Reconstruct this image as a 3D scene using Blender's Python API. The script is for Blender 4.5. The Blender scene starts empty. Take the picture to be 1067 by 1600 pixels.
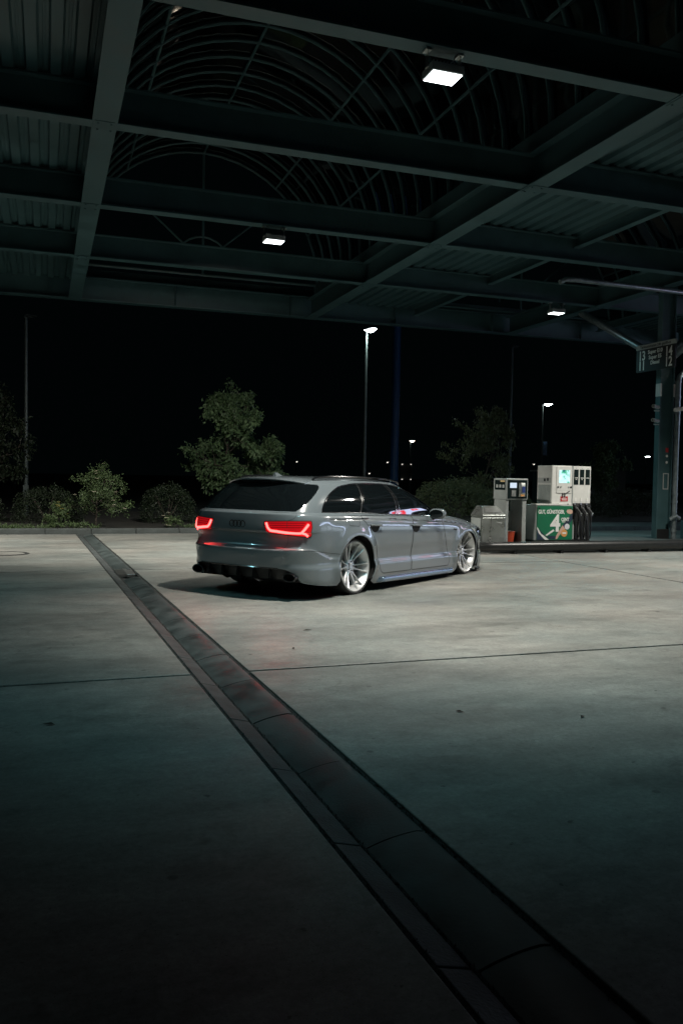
import bpy, bmesh, math, random
import numpy as np
from mathutils import Vector, Matrix, Euler
from mathutils.geometry import delaunay_2d_cdt
R = math.radians
PI = math.pi
random.seed(7)
rng = np.random.default_rng(7)
sc = bpy.context.scene
COL = sc.collection

# ------------------------------------------------------------------ camera
CAM_H = 1.40
cd = bpy.data.cameras.new('camera')
cd.sensor_fit = 'VERTICAL'; cd.sensor_height = 36.0; cd.sensor_width = 24.0
cd.lens = 1321.0 / 1600.0 * 36.0
cd.clip_start = 0.05; cd.clip_end = 2000
cam = bpy.data.objects.new('camera', cd); COL.objects.link(cam)
yaw, pit, rol = R(19.3), R(-2.38), R(0.95)
fw = Vector((math.sin(yaw) * math.cos(pit), math.cos(yaw) * math.cos(pit), math.sin(pit)))
rt = Vector((math.cos(yaw), -math.sin(yaw), 0)); up = rt.cross(fw)
r2 = math.cos(rol) * rt + math.sin(rol) * up; u2 = -math.sin(rol) * rt + math.cos(rol) * up
m = Matrix.Identity(4)
for i in range(3):
    m[i][0], m[i][1], m[i][2] = r2[i], u2[i], -fw[i]
m[2][3] = CAM_H
cam.matrix_world = m
sc.camera = cam

# ------------------------------------------------------------------ world (night) and exposure
w = bpy.data.worlds.new('World'); sc.world = w; w.use_nodes = True
wn = w.node_tree.nodes; wl = w.node_tree.links
bg = wn['Background']
bg.inputs['Color'].default_value = (0.35, 0.75, 0.85, 1)
bg.inputs['Strength'].default_value = 0.0012
sc.view_settings.view_transform = 'Standard'; sc.view_settings.look = 'None'
sc.view_settings.exposure = 0.0; sc.view_settings.gamma = 1.0
sc.view_settings.use_curve_mapping = False
sc.cycles.use_denoising = True
sc.cycles.max_bounces = 6; sc.cycles.diffuse_bounces = 3; sc.cycles.glossy_bounces = 3
sc.cycles.transmission_bounces = 4; sc.cycles.transparent_max_bounces = 12
sc.cycles.sample_clamp_indirect = 4.0
sc.cycles.use_light_tree = True
sc.cycles.caustics_reflective = False; sc.cycles.caustics_refractive = False

# colours of the lit lamps; LED also tints the added fill lamps
LED = (0.38, 0.96, 1.06)
KEY = (1.0, 0.95, 0.86)

# ------------------------------------------------------------------ helpers
def link(o, parent=None):
    COL.objects.link(o)
    if parent is not None: o.parent = parent
    return o
def tag(o, label=None, cat=None, group=None, kind=None):
    if label: o['label'] = label
    if cat: o['category'] = cat
    if group: o['group'] = group
    if kind: o['kind'] = kind
    return o
def empty(name, loc=(0, 0, 0), rz=0.0, parent=None):
    o = bpy.data.objects.new(name, None); o.empty_display_size = .1
    o.location = loc; o.rotation_euler = (0, 0, rz)
    return link(o, parent)
def thing(name, label, cat, loc=(0, 0, 0), rz=0.0, group=None):
    return tag(empty(name, loc, rz), label, cat, group)
class MB:
    """collects shapes; build() links them as one mesh object"""
    def __init__(s): s.v = []; s.f = []
    def add(s, vs, fs):
        b = len(s.v); s.v.extend([tuple(p) for p in vs]); s.f.extend([tuple(b + i for i in f) for f in fs]); return s
    def box(s, x0, x1, y0, y1, z0, z1, M=None):
        vs = [(x, y, z) for x in (x0, x1) for y in (y0, y1) for z in (z0, z1)]
        if M is not None: vs = [M @ Vector(p) for p in vs]
        return s.add(vs, [(0, 1, 3, 2), (4, 6, 7, 5), (0, 4, 5, 1), (2, 3, 7, 6), (0, 2, 6, 4), (1, 5, 7, 3)])
    def tube(s, pts, r, n=8, cap=True, closed=False):
        pts = [Vector(p) for p in pts]; N = len(pts); rs = [float(q) for q in r] if hasattr(r, '__len__') else [float(r)] * N
        vs = []; fs = []; prev = None
        for i, p in enumerate(pts):
            a = pts[(i - 1) % N] if (closed or i > 0) else p
            b = pts[(i + 1) % N] if (closed or i < N - 1) else p
            d = (b - a).normalized()
            if prev is None:
                ref = Vector((0, 0, 1)) if abs(d.z) < .9 else Vector((1, 0, 0))
                u = d.cross(ref).normalized()
            else:
                u = (prev - d * prev.dot(d)).normalized()
            prev = u; v = d.cross(u)
            for k in range(n):
                t = 2 * PI * k / n; vs.append(p + rs[i] * (math.cos(t) * u + math.sin(t) * v))
        for i in range(N if closed else N - 1):
            j = (i + 1) % N
            for k in range(n):
                l = (k + 1) % n; fs.append((i * n + k, i * n + l, j * n + l, j * n + k))
        if cap and not closed:
            fs.append(tuple(range(n - 1, -1, -1))); fs.append(tuple((N - 1) * n + k for k in range(n)))
        return s.add(vs, fs)
    def cyl(s, p0, p1, r, n=16, r1=None): return s.tube([p0, p1], [r, r if r1 is None else r1], n)
    def lathe(s, prof, n=32, axis='z', c=(0, 0, 0), closed=False):
        vs = []; fs = []; K = len(prof)
        for i in range(n):
            t = 2 * PI * i / n
            for (r, h) in prof:
                a, b = r * math.cos(t), r * math.sin(t)
                p = (a, b, h) if axis == 'z' else ((a, h, b) if axis == 'y' else (h, a, b))
                vs.append((p[0] + c[0], p[1] + c[1], p[2] + c[2]))
        for i in range(n):
            j = (i + 1) % n
            for k in range(K if closed else K - 1):
                l = (k + 1) % K; fs.append((i * K + k, j * K + k, j * K + l, i * K + l))
        return s.add(vs, fs)
    def prism(s, poly, z0, z1, M=None):
        n = len(poly)
        vs = [Vector((p[0], p[1], z0)) for p in poly] + [Vector((p[0], p[1], z1)) for p in poly]
        if M is not None: vs = [M @ p for p in vs]
        fs = [tuple(range(n - 1, -1, -1)), tuple(range(n, 2 * n))] + [(i, (i + 1) % n, n + (i + 1) % n, n + i) for i in range(n)]
        return s.add(vs, fs)
    def ibeam(s, p0, p1, wf, d, tf=.02, tw=.014):
        """I section hung with its lower face at p0/p1 height"""
        p0 = Vector(p0); p1 = Vector(p1); a = (p1 - p0); L = a.length; a.normalize(); side = Vector((0, 0, 1)).cross(a)
        M = Matrix.Identity(4)
        for i in range(3): M[i][0], M[i][1], M[i][2], M[i][3] = a[i], side[i], (0, 0, 1)[i], p0[i]
        s.box(0, L, -wf / 2, wf / 2, 0, tf, M); s.box(0, L, -tw / 2, tw / 2, tf, d - tf, M); s.box(0, L, -wf / 2, wf / 2, d - tf, d, M)
        return s
    def build(s, name, mat, parent=None, bevel=0, smooth=False, seg=2, angle=35):
        me = bpy.data.meshes.new(name); me.from_pydata(s.v, [], s.f)
        bm = bmesh.new(); bm.from_mesh(me); bmesh.ops.recalc_face_normals(bm, faces=bm.faces)
        if bevel:
            es = [e for e in bm.edges if len(e.link_faces) == 2 and e.calc_face_angle(0) > R(25)]
            bmesh.ops.bevel(bm, geom=es, offset=bevel, segments=seg, affect='EDGES', profile=.5, clamp_overlap=True)
        bm.to_mesh(me); bm.free()
        if smooth:
            me.polygons.foreach_set('use_smooth', [True] * len(me.polygons))
            try: me.set_sharp_from_angle(angle=R(angle))
            except Exception: pass
        me.materials.append(mat)
        o = bpy.data.objects.new(name, me); return link(o, parent)
def box(name, b, mat, parent=None, bevel=.004): return MB().box(*b).build(name, mat, parent, bevel)
def copy_tree(o, parent=None):
    c = o.copy(); COL.objects.link(c); c.parent = parent
    for ch in list(o.children): copy_tree(ch, c)
    return c
def text(name, s, size, mat, parent, loc, rot, bold=0.0, align='CENTER', ext=.001, sx=1.0):
    cu = bpy.data.curves.new(name, 'FONT'); cu.body = s; cu.size = size; cu.align_x = align; cu.align_y = 'CENTER'
    cu.extrude = ext; cu.offset = bold; cu.resolution_u = 3
    cu.materials.append(mat)
    to = bpy.data.objects.new(name, cu); COL.objects.link(to)
    me = bpy.data.meshes.new_from_object(to.evaluated_get(bpy.context.evaluated_depsgraph_get()))
    bpy.data.objects.remove(to); bpy.data.curves.remove(cu); me.name = name
    if not me.materials: me.materials.append(mat)
    o = bpy.data.objects.new(name, me); o.location = loc; o.rotation_euler = rot; o.scale = (sx, 1, 1)
    return link(o, parent)

# ------------------------------------------------------------------ materials
MATS = {}
def mat(name, col=(.5, .5, .5), rough=.5, metal=0.0, var=0.0, vscale=6.0, emit=None, es=0.0, coat=0.0, bump=0.0, bscale=60.0, rvar=0.0, spec=.5):
    m = bpy.data.materials.new(name); m.use_nodes = True; nt = m.node_tree; N = nt.nodes; L = nt.links
    b = N['Principled BSDF']
    b.inputs['Base Color'].default_value = (*col, 1); b.inputs['Roughness'].default_value = rough
    b.inputs['Metallic'].default_value = metal; b.inputs['Coat Weight'].default_value = coat
    b.inputs['Coat Roughness'].default_value = .03; b.inputs['Specular IOR Level'].default_value = spec
    if emit: b.inputs['Emission Color'].default_value = (*emit, 1); b.inputs['Emission Strength'].default_value = es
    if var or rvar or bump:
        tc = N.new('ShaderNodeTexCoord')
        n1 = N.new('ShaderNodeTexNoise'); n1.inputs['Scale'].default_value = vscale; n1.inputs['Detail'].default_value = 6; n1.inputs['Roughness'].default_value = .62
        L.new(tc.outputs['Object'], n1.inputs['Vector'])
        if var:
            r = N.new('ShaderNodeValToRGB')
            r.color_ramp.elements[0].position = .3; r.color_ramp.elements[1].position = .72
            r.color_ramp.elements[0].color = (*[c * (1 - var) for c in col], 1); r.color_ramp.elements[1].color = (*[min(1, c * (1 + var)) for c in col], 1)
            L.new(n1.outputs['Fac'], r.inputs['Fac']); L.new(r.outputs['Color'], b.inputs['Base Color'])
        if rvar:
            mr = N.new('ShaderNodeMapRange'); mr.inputs['From Min'].default_value = .3; mr.inputs['From Max'].default_value = .7
            mr.inputs['To Min'].default_value = max(0, rough - rvar); mr.inputs['To Max'].default_value = min(1, rough + rvar)
            L.new(n1.outputs['Fac'], mr.inputs['Value']); L.new(mr.outputs['Result'], b.inputs['Roughness'])
        if bump:
            n2 = N.new('ShaderNodeTexNoise'); n2.inputs['Scale'].default_value = bscale; n2.inputs['Detail'].default_value = 4
            L.new(tc.outputs['Object'], n2.inputs['Vector'])
            bp = N.new('ShaderNodeBump'); bp.inputs['Strength'].default_value = bump; bp.inputs['Distance'].default_value = .01
            L.new(n2.outputs['Fac'], bp.inputs['Height']); L.new(bp.outputs['Normal'], b.inputs['Normal'])
    MATS[name] = m; return m
def emis(name, col, s):
    m = bpy.data.materials.new(name); m.use_nodes = True; nt = m.node_tree; nt.nodes.clear()
    e = nt.nodes.new('ShaderNodeEmission'); o = nt.nodes.new('ShaderNodeOutputMaterial')
    e.inputs['Color'].default_value = (*col, 1); e.inputs['Strength'].default_value = s
    nt.links.new(e.outputs[0], o.inputs['Surface']); return m
def concrete():
    m = bpy.data.materials.new('forecourt_concrete'); m.use_nodes = True; nt = m.node_tree; N = nt.nodes; L = nt.links; b = N['Principled BSDF']
    g = N.new('ShaderNodeNewGeometry')
    def noise(scale, det, ro, sx=1, sy=1, off=0):
        mp = N.new('ShaderNodeMapping'); mp.inputs['Scale'].default_value = (sx, sy, 1); mp.inputs['Location'].default_value = (off, off * .7, 0)
        L.new(g.outputs['Position'], mp.inputs['Vector'])
        n = N.new('ShaderNodeTexNoise'); n.inputs['Scale'].default_value = scale; n.inputs['Detail'].default_value = det; n.inputs['Roughness'].default_value = ro
        L.new(mp.outputs[0], n.inputs['Vector']); return n.outputs['Fac']
    def rng_(f, a, b_, c, d):
        r = N.new('ShaderNodeMapRange'); r.inputs[1].default_value = a; r.inputs[2].default_value = b_; r.inputs[3].default_value = c; r.inputs[4].default_value = d
        L.new(f, r.inputs[0]); return r.outputs[0]
    def mth(op, a, b_):
        n = N.new('ShaderNodeMath'); n.operation = op
        for i, v in enumerate((a, b_)):
            if isinstance(v, (int, float)): n.inputs[i].default_value = v
            else: L.new(v, n.inputs[i])
        return n.outputs[0]
    big = rng_(noise(.45, 5, .6, .8, 1.5), .3, .7, .62, 1.26)          # broad worn patches
    streak = rng_(noise(1.6, 8, .76, .5, 1.4, 3), .28, .72, .76, 1.20)  # trowel and tyre streaks
    blot = rng_(noise(1.7, 8, .72, .7, 1.2, 9), .52, .70, 1.0, .62)        # blotchy stains
    fine = mth('MULTIPLY', rng_(noise(34, 6, .85, 1, 1, 1), .28, .72, .66, 1.30), rng_(noise(7.5, 7, .8, 1, 1, 41), .33, .67, .78, 1.18))
    speck = mth('MULTIPLY', rng_(noise(95, 2, .5, 1, 1, 5), .66, .72, 1.0, .45), rng_(noise(11, 3, .55, 1, 1, 31), .70, .735, 1.0, .42))
    oil = rng_(noise(3.4, 3, .5, 1, 1, 21), .70, .76, 1.0, .5)
    # hairline cracks, broken up by noise
    mpc = N.new('ShaderNodeMapping'); L.new(g.outputs['Position'], mpc.inputs['Vector'])
    wob = N.new('ShaderNodeTexNoise'); wob.inputs['Scale'].default_value = 2.5; wob.inputs['Detail'].default_value = 6; L.new(g.outputs['Position'], wob.inputs['Vector'])
    av = N.new('ShaderNodeVectorMath'); av.operation = 'MULTIPLY_ADD'; av.inputs[1].default_value = (.9, .9, .9); L.new(wob.outputs['Color'], av.inputs[0]); L.new(mpc.outputs[0], av.inputs[2])
    vo = N.new('ShaderNodeTexVoronoi'); vo.feature = 'DISTANCE_TO_EDGE'; vo.inputs['Scale'].default_value = .33; L.new(av.outputs[0], vo.inputs['Vector'])
    crk = rng_(vo.outputs['Distance'], .0015, .006, .80, 1.0)
    crm = mth('MAXIMUM', crk, rng_(noise(.6, 2, .5, 1, 1, 51), .50, .56, 1.0, 0.0))
    # gum spots and drips
    vg = N.new('ShaderNodeTexVoronoi'); vg.inputs['Scale'].default_value = 3.2; L.new(g.outputs['Position'], vg.inputs['Vector'])
    gum = mth('MAXIMUM', rng_(vg.outputs['Distance'], .045, .075, .55, 1.0), rng_(noise(.9, 2, .5, 1, 1, 61), .50, .54, 1.0, 0.0))
    # the pale curved scuff a turning tyre left
    dv = N.new('ShaderNodeVectorMath'); dv.operation = 'DISTANCE'; dv.inputs[1].default_value = (3.6, 7.3, 0); L.new(g.outputs['Position'], dv.inputs[0])
    dd = mth('ABSOLUTE', mth('SUBTRACT', dv.outputs['Value'], 2.88), 0)
    sc_ = mth('MULTIPLY', rng_(dd, .02, .12, .16, 0.0), rng_(noise(2.0, 4, .6, 1, 1, 13), .4, .6, 0, 1))
    val = mth('MULTIPLY', mth('MULTIPLY', mth('MULTIPLY', big, streak), mth('MULTIPLY', fine, speck)), mth('MULTIPLY', blot, oil))
    val = mth('ADD', mth('MULTIPLY', val, mth('MULTIPLY', crm, gum)), sc_)
    hue = N.new('ShaderNodeMix'); hue.data_type = 'RGBA'
    hue.inputs[6].default_value = (.225, .245, .230, 1); hue.inputs[7].default_value = (.275, .270, .246, 1)
    L.new(rng_(noise(.7, 3, .5, 1, 1, 17), .35, .65, 0, 1), hue.inputs[0])
    mx = N.new('ShaderNodeMix'); mx.data_type = 'RGBA'; mx.blend_type = 'MULTIPLY'; mx.inputs[0].default_value = 1
    L.new(hue.outputs[2], mx.inputs[6]); L.new(val, mx.inputs[7]); L.new(mx.outputs[2], b.inputs['Base Color'])
    L.new(rng_(noise(1.1, 6, .7, .5, 1.4, 7), .3, .7, .34, .62), b.inputs['Roughness'])
    b.inputs['Specular IOR Level'].default_value = .42
    bp = N.new('ShaderNodeBump'); bp.inputs['Strength'].default_value = .22; bp.inputs['Distance'].default_value = .004
    L.new(mth('ADD', noise(90, 5, .7), mth('MULTIPLY', noise(7, 4, .6, .4, 1.6), .8)), bp.inputs['Height']); L.new(bp.outputs[0], b.inputs['Normal'])
    return m
def glass_pane(name, tint=(.8, .95, .95), refl=1.0):
    m = bpy.data.materials.new(name); m.use_nodes = True; nt = m.node_tree; N = nt.nodes; L = nt.links; N.clear()
    o = N.new('ShaderNodeOutputMaterial'); t = N.new('ShaderNodeBsdfTransparent'); g = N.new('ShaderNodeBsdfGlossy'); mx = N.new('ShaderNodeMixShader'); f = N.new('ShaderNodeFresnel')
    t.inputs[0].default_value = (*tint, 1); g.inputs['Roughness'].default_value = .06; g.inputs['Color'].default_value = (refl, refl, refl, 1); f.inputs['IOR'].default_value = 1.4
    L.new(f.outputs[0], mx.inputs[0]); L.new(t.outputs[0], mx.inputs[1]); L.new(g.outputs[0], mx.inputs[2]); L.new(mx.outputs[0], o.inputs['Surface']); return m
M_conc = concrete()
M_joint = mat('joint_tar', (.020, .023, .022), .85, var=.4, vscale=30, bump=.6, bscale=90)
M_chan = mat('channel_stone', (.056, .072, .072), .44, var=.5, vscale=3.5, rvar=.14, bump=.10, bscale=60)
M_edge = mat('channel_edging', (.052, .063, .063), .6, var=.5, vscale=5, bump=.35, bscale=80)
M_kerb = mat('kerb_concrete', (.060, .072, .070), .7, var=.3, vscale=4, bump=.3)
M_soil = mat('bed_soil', (.018, .018, .014), .95, var=.5, vscale=5, bump=.8, bscale=20)
M_asph = mat('far_asphalt', (.03, .034, .034), .85, var=.3, vscale=2)
M_pave = mat('path_paving', (.13, .15, .145), .75, var=.3, vscale=3, bump=.3)
M_steel = mat('canopy_steel', (.043, .096, .104), .50, var=.22, vscale=2.5, rvar=.1, bump=.05, bscale=25)
M_sheet = mat('roof_sheet', (.043, .094, .102), .42, var=.25, vscale=1.4, rvar=.1)
M_galv = mat('galvanised_pipe', (.24, .29, .30), .42, metal=.6, var=.3, vscale=14, rvar=.12)
M_post = mat('lamp_post_steel', (.085, .11, .11), .45, metal=.4, var=.2, vscale=5)
M_black = mat('black_plastic', (.012, .013, .013), .45)
M_rubber = mat('black_rubber', (.014, .016, .016), .36, var=.3, vscale=20)
M_glossblk = mat('gloss_black', (.006, .007, .008), .10, coat=.6)
M_dark = mat('dark_void', (.004, .004, .004), .9)
M_white = mat('white_enamel', (.62, .63, .60), .38, var=.07, vscale=7, rvar=.1)
M_grey = mat('grey_enamel', (.30, .33, .32), .42, var=.12, vscale=6, rvar=.08)
M_steelbr = mat('brushed_steel', (.42, .45, .43), .32, metal=.85, var=.2, vscale=4, rvar=.1)
M_alu = mat('bare_aluminium', (.55, .57, .56), .3, metal=.9, var=.15, vscale=8)
M_vault = glass_pane('vault_glazing', (.75, .9, .9), .30)
M_print_w = mat('print_white', (.72, .73, .70), .6)
M_print_g = mat('print_grey', (.40, .42, .41), .6)
M_print_k = mat('print_black', (.01, .01, .01), .6)
# ================================================================== SETTING
gr = MB().box(-400, 400, -60, 900, -.5, -.07).build('ground', M_asph); tag(gr, kind='structure')
fore = empty('forecourt', (0, 8, 0)); tag(fore, kind='structure')
sub = MB().box(-16, 34, -8, 20.12, -.069, -.0635).build('joint_bed', M_joint, fore); sub.location = (0, -8, 0)
def drL(y): return 1.115 - .0220 * y
def drR(y): return 1.500 - .0245 * y
GAP = .040
def slab(name, corners):
    # corners anticlockwise (x,y); bevelled edges, a little uneven height
    b = MB().prism(corners, -.06, random.uniform(-.0015, .0015)).build(name, M_conc, fore, bevel=.006, seg=2)
    b.location = (0, -8, 0); return b
ys = [-8, -.9, 5.88, 12.55, 20.10]
for j in range(4):
    y0, y1 = ys[j] + GAP / 2, ys[j + 1] - GAP / 2
    slab('concrete_slab', [(-7.3 + GAP, y0), (drL(y0) - .02, y0), (drL(y1) - .02, y1), (-7.3 + GAP, y1)])
    slab('concrete_slab', [(-16, y0), (-7.3, y0), (-7.3, y1), (-16, y1)])
    slab('concrete_slab', [(drR(y0) + .025, y0), (8.4, y0), (8.4, y1), (drR(y1) + .025, y1)])
    slab('concrete_slab', [(8.4 + GAP, y0), (15.6, y0), (15.6, y1), (8.4 + GAP, y1)])
    slab('concrete_slab', [(15.6 + GAP, y0), (34, y0), (34, y1), (15.6 + GAP, y1)])
for yj in (-.9, 5.88, 12.55):
    for (a, b) in ((-16, drL(yj) - .022), (drR(yj) + .027, 34)):
        o = MB().box(a, b, yj - .019, yj + .019, -.0625, -.011).build('joint_filler', M_joint, fore); o.location = (0, -8, 0)
# --- drainage channel: flat edging stones on the left, hollow channel stones on the right
ch = empty('drain_channel', (1.2, 8, 0)); tag(ch, 'long dark gutter of hollow channel stones crossing the concrete', 'drain')
def split(y): return drL(y) + .115
y = .4; k = 0
while y < 20.05:
    L = .872 + random.uniform(-.012, .012); y1 = min(y + L, 20.08); g = .0045
    dz = random.uniform(-.002, .002)
    n = 9; vs = []; fs = []
    for (yy) in (y + g, y1 - g):
        x0 = split(yy) + .012; x1 = drR(yy)
        for i in range(n):
            t = i / (n - 1); zz = -.002 - .048 * (1 - t) ** 1.9 + dz - (.006 if t > .97 else 0)
            vs.append((x0 + (x1 - x0) * t, yy, zz))
    fs = [(i, i + 1, n + i + 1, n + i) for i in range(n - 1)]
    b = len(vs); vs += [(p[0], p[1], -.075) for p in vs]
    fs += [(i, b + i, b + i + 1, i + 1) for i in range(n - 1)] + [(n + i, n + i + 1, b + n + i + 1, b + n + i) for i in range(n - 1)]
    fs += [(0, n, b + n, b), (n - 1, b + n - 1, b + 2 * n - 1, 2 * n - 1)]
    if not (12.1 < (y + y1) / 2 < 12.7):
        o = MB().add(vs, fs).build('channel_stone', M_chan, ch, smooth=True, angle=50); o.location = (-1.2, -8, 0)
    j = random.uniform(-.002, .002); yy0, yy1 = y + g, y1 - g
    vs = [(drL(yy0), yy0, -.004 + j), (split(yy0) - .006, yy0, -.030 + j), (split(yy1) - .006, yy1, -.030 + j), (drL(yy1), yy1, -.004 + j)]
    vs += [(p[0], p[1], -.07) for p in vs]
    o = MB().add(vs, [(0, 1, 2, 3), (7, 6, 5, 4), (0, 4, 5, 1), (1, 5, 6, 2), (2, 6, 7, 3), (3, 7, 4, 0)]).build('edging_stone', M_edge, ch, bevel=.005)
    o.location = (-1.2, -8, 0)
    y = y1; k += 1
for fa, fb, fz in ((lambda q: drL(q) - .022, lambda q: drL(q) + .002, -.010), (lambda q: drR(q) - .002, lambda q: drR(q) + .027, -.010), (lambda q: split(q) - .010, lambda q: split(q) + .016, -.040)):
    o = MB().prism([(fa(.3), .3), (fb(.3), .3), (fb(20.08), 20.08), (fa(20.08), 20.08)], -.07, fz).build('joint_filler', M_joint, ch); o.location = (-1.2, -8, 0)
# gully grate in the channel
gx0, gx1 = split(12.4) + .015, drR(12.4) - .005
o = MB().box(gx0 + .10, gx1, 12.05, 12.8, -.05, -.006).build('gully_frame', M_alu, ch, bevel=.004); o.location = (-1.2, -8, 0)
gb = MB()
for i in range(7): gb.box(gx0 - .02 , gx0 + .10, 12.07 + i * .105, 12.12 + i * .105, -.04, -.008)
o = gb.build('gully_grate', M_alu, ch); o.location = (-1.2, -8, 0)
# loose grit along the tarred joints
gv = MB()
for i in range(4200):
    yy = 1.6 + 11.4 * rng.random() ** 1.5 ; sgn = rng.choice(3); xx = (drL(yy) - .01 + rng.normal(0, .008), drR(yy) + .012 + rng.normal(0, .007), split(yy) + .003 + rng.normal(0, .006))[sgn]; zo = -.034 if sgn == 2 else -.004
    r = rng.uniform(.0015, .0060); a = rng.uniform(0, 6.28)
    vs = [(xx + r * math.cos(a + t), yy + r * math.sin(a + t), zo - .01) for t in (0, 2.1, 4.2)] + [(xx, yy, zo + r)]
    gv.add(vs, [(0, 1, 3), (1, 2, 3), (2, 0, 3)])
M_grit = mat('joint_grit', (.12, .125, .115), .8, var=.5, vscale=50)
tag(gv.build('joint_grit', M_grit), 'grey grit lying in the tarred joints beside the drain channel', 'grit', kind='stuff')
# few dead leaves and litter scraps on the slabs
M_leafd = mat('dead_leaf', (.035, .028, .02), .8)
for i, (x, yy, s, lab) in enumerate([(2.25, 7.3, .045, 'dry curled leaf on the slab behind the tail light'), (1.9, 6.55, .03, 'small dark leaf scrap above the right slab joint'), (.02, 4.9, .04, 'dark flat leaf lying on the left slab'), (3.0, 4.2, .03, 'tiny dark leaf on the near right slab'), (2.35, 4.5, .035, 'small leaf lying right of the drain channel')]):
    b = MB(); a = i * 1.3
    b.add([(-s, 0, .002), (-s * .3, s * .35, .008), (s, 0, .004), (-s * .2, -s * .35, .010), (0, 0, .002)], [(0, 1, 4), (1, 2, 4), (2, 3, 4), (3, 0, 4)])
    o = b.build('fallen_leaf', M_leafd); o.location = (x, yy, .002); o.rotation_euler = (0, 0, a); tag(o, lab, 'leaf', 'leaves on the concrete')
# manhole cover
mh = thing('manhole_cover', 'round iron manhole cover set in the far left slab', 'manhole', (-.62, 15.4, .003))
MB().lathe([(.30, 0), (.30, .004), (.36, .004), (.37, .0)], 40).build('ring', M_joint, mh)
MB().lathe([(0, .002), (.28, .002), (.29, 0)], 40).build('lid', M_conc, mh)
# kerb (individual kerb stones) and what lies beyond
kerb = empty('kerb', (0, 20.3, 0)); tag(kerb, kind='structure')
x = -16.0
ks = MB().box(0, .992, 0, .22, -.06, .12).build('kerb_stone', M_kerb, kerb, bevel=.012); ks.location = (x, -.16, 0)
while x < 33:
    x += 1.0; c = ks.copy(); COL.objects.link(c); c.parent = kerb; c.location = (x, -.16 + random.uniform(-.003, .003), random.uniform(-.003, .003))
bed = MB().box(-16, 9.3, 20.37, 30, -.06, .10).build('planting_bed', M_soil); tag(bed, kind='structure')
pth = MB().box(9.3, 34, 20.37, 22.3, -.06, .112).build('path', M_pave); tag(pth, kind='structure')
bed2 = MB().box(9.3, 34, 22.3, 33, -.06, .13).build('planting_bed', M_soil); tag(bed2, kind='structure')

# ================================================================== CANOPY
can = thing('canopy', 'dark teal steel filling station canopy with beams and glazed barrel vaults', 'canopy', (12.88, 15.35, 0))
CO = Vector((12.88, 15.35, 0))
def cpart(mb, name, mt, parent=can, **k):
    o = mb.build(name, mt, parent, **k)
    if parent is can: o.location = -CO
    return o
ZB0 = 5.70; DEP = .46
GX = [-5.42, .68, 6.78, 12.88, 18.98]
BY = [4.55, 7.92, 11.05, 14.4, 17.85]
Y0c, Y1c = 1.0, 22.2
for gx in GX:
    g = cpart(MB().ibeam((gx, Y0c, ZB0 - .012), (gx, Y1c - .12, ZB0 - .012), .30, DEP + .02), 'girder', M_steel)
    for by in BY:                                  # bolted splice plates under the crossings
        p = MB().box(gx - .12, gx + .12, by - .16, by + .16, ZB0 - .02, ZB0 - .013)
        for dx in (-.08, .08):
            for dy in (-.1, .1): p.cyl((gx + dx, by + dy, ZB0 - .032), (gx + dx, by + dy, ZB0 - .02), .014, 6)
        p.build('splice_plate', M_steel, g)
def seg(y, x0, x1, wf, nm): cpart(MB().ibeam((x0, y, ZB0), (x1, y, ZB0), wf, DEP), nm, M_steel)
for by in BY + [1.0]:
    for a, b in zip([-8] + GX, GX + [22]):
        seg(by, a + .02, b - .02, .22, 'cross_beam')
eb = MB().ibeam((-8, Y1c, ZB0 - .01), (22, Y1c, ZB0 - .01), .30, DEP + .1); cpart(eb, 'edge_beam', M_steel)
cpart(MB().box(-8, 22, Y1c + .16, Y1c + .22, ZB0 + .30, ZB0 + .80), 'fascia', M_steel, bevel=.006)
for x in np.arange(-6, 21, 3.05):
    cpart(MB().box(x - .008, x + .008, Y1c - .14, Y1c - .02, ZB0 + .02, ZB0 + DEP + .05), 'stiffener', M_steel)
# trapezoidal roof sheets, one per bay
def sheet(x0, x1, y0, y1, z):
    P = .27; vs = []; fs = []; x = x0; prof = []
    while x < x1:
        for dx, dz in ((0, 0), (.07, 0), (.095, .05), (.125, .05), (.135, .043), (.155, .043), (.165, .05), (.195, .05), (.22, 0)):
            if x + dx <= x1: prof.append((x + dx, z + dz))
        x += P
    prof.append((x1, z)); n = len(prof)
    for yy in (y0, y1): vs += [(p[0], yy, p[1]) for p in prof]
    fs = [(i, i + 1, n + i + 1, n + i) for i in range(n - 1)]
    cpart(MB().add(vs, fs), 'roof_sheet', M_sheet)
ally = [1.0] + BY + [Y1c]
ZS = ZB0 + DEP + .012
for y0, y1 in zip(ally, ally[1:]):
    sheet(-8, .62, y0, y1 - .02, ZS); sheet(6.84, 9.80, y0, y1 - .02, ZS); sheet(15.96, 22, y0, y1 - .02, ZS)
cpart(MB().ibeam((9.83, Y0c, ZB0 + .26), (9.83, Y1c - .12, ZB0 + .26), .14, .22), 'trimmer', M_steel)
cpart(MB().ibeam((15.93, Y0c, ZB0 + .26), (15.93, Y1c - .12, ZB0 + .26), .14, .22), 'trimmer', M_steel)
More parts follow.
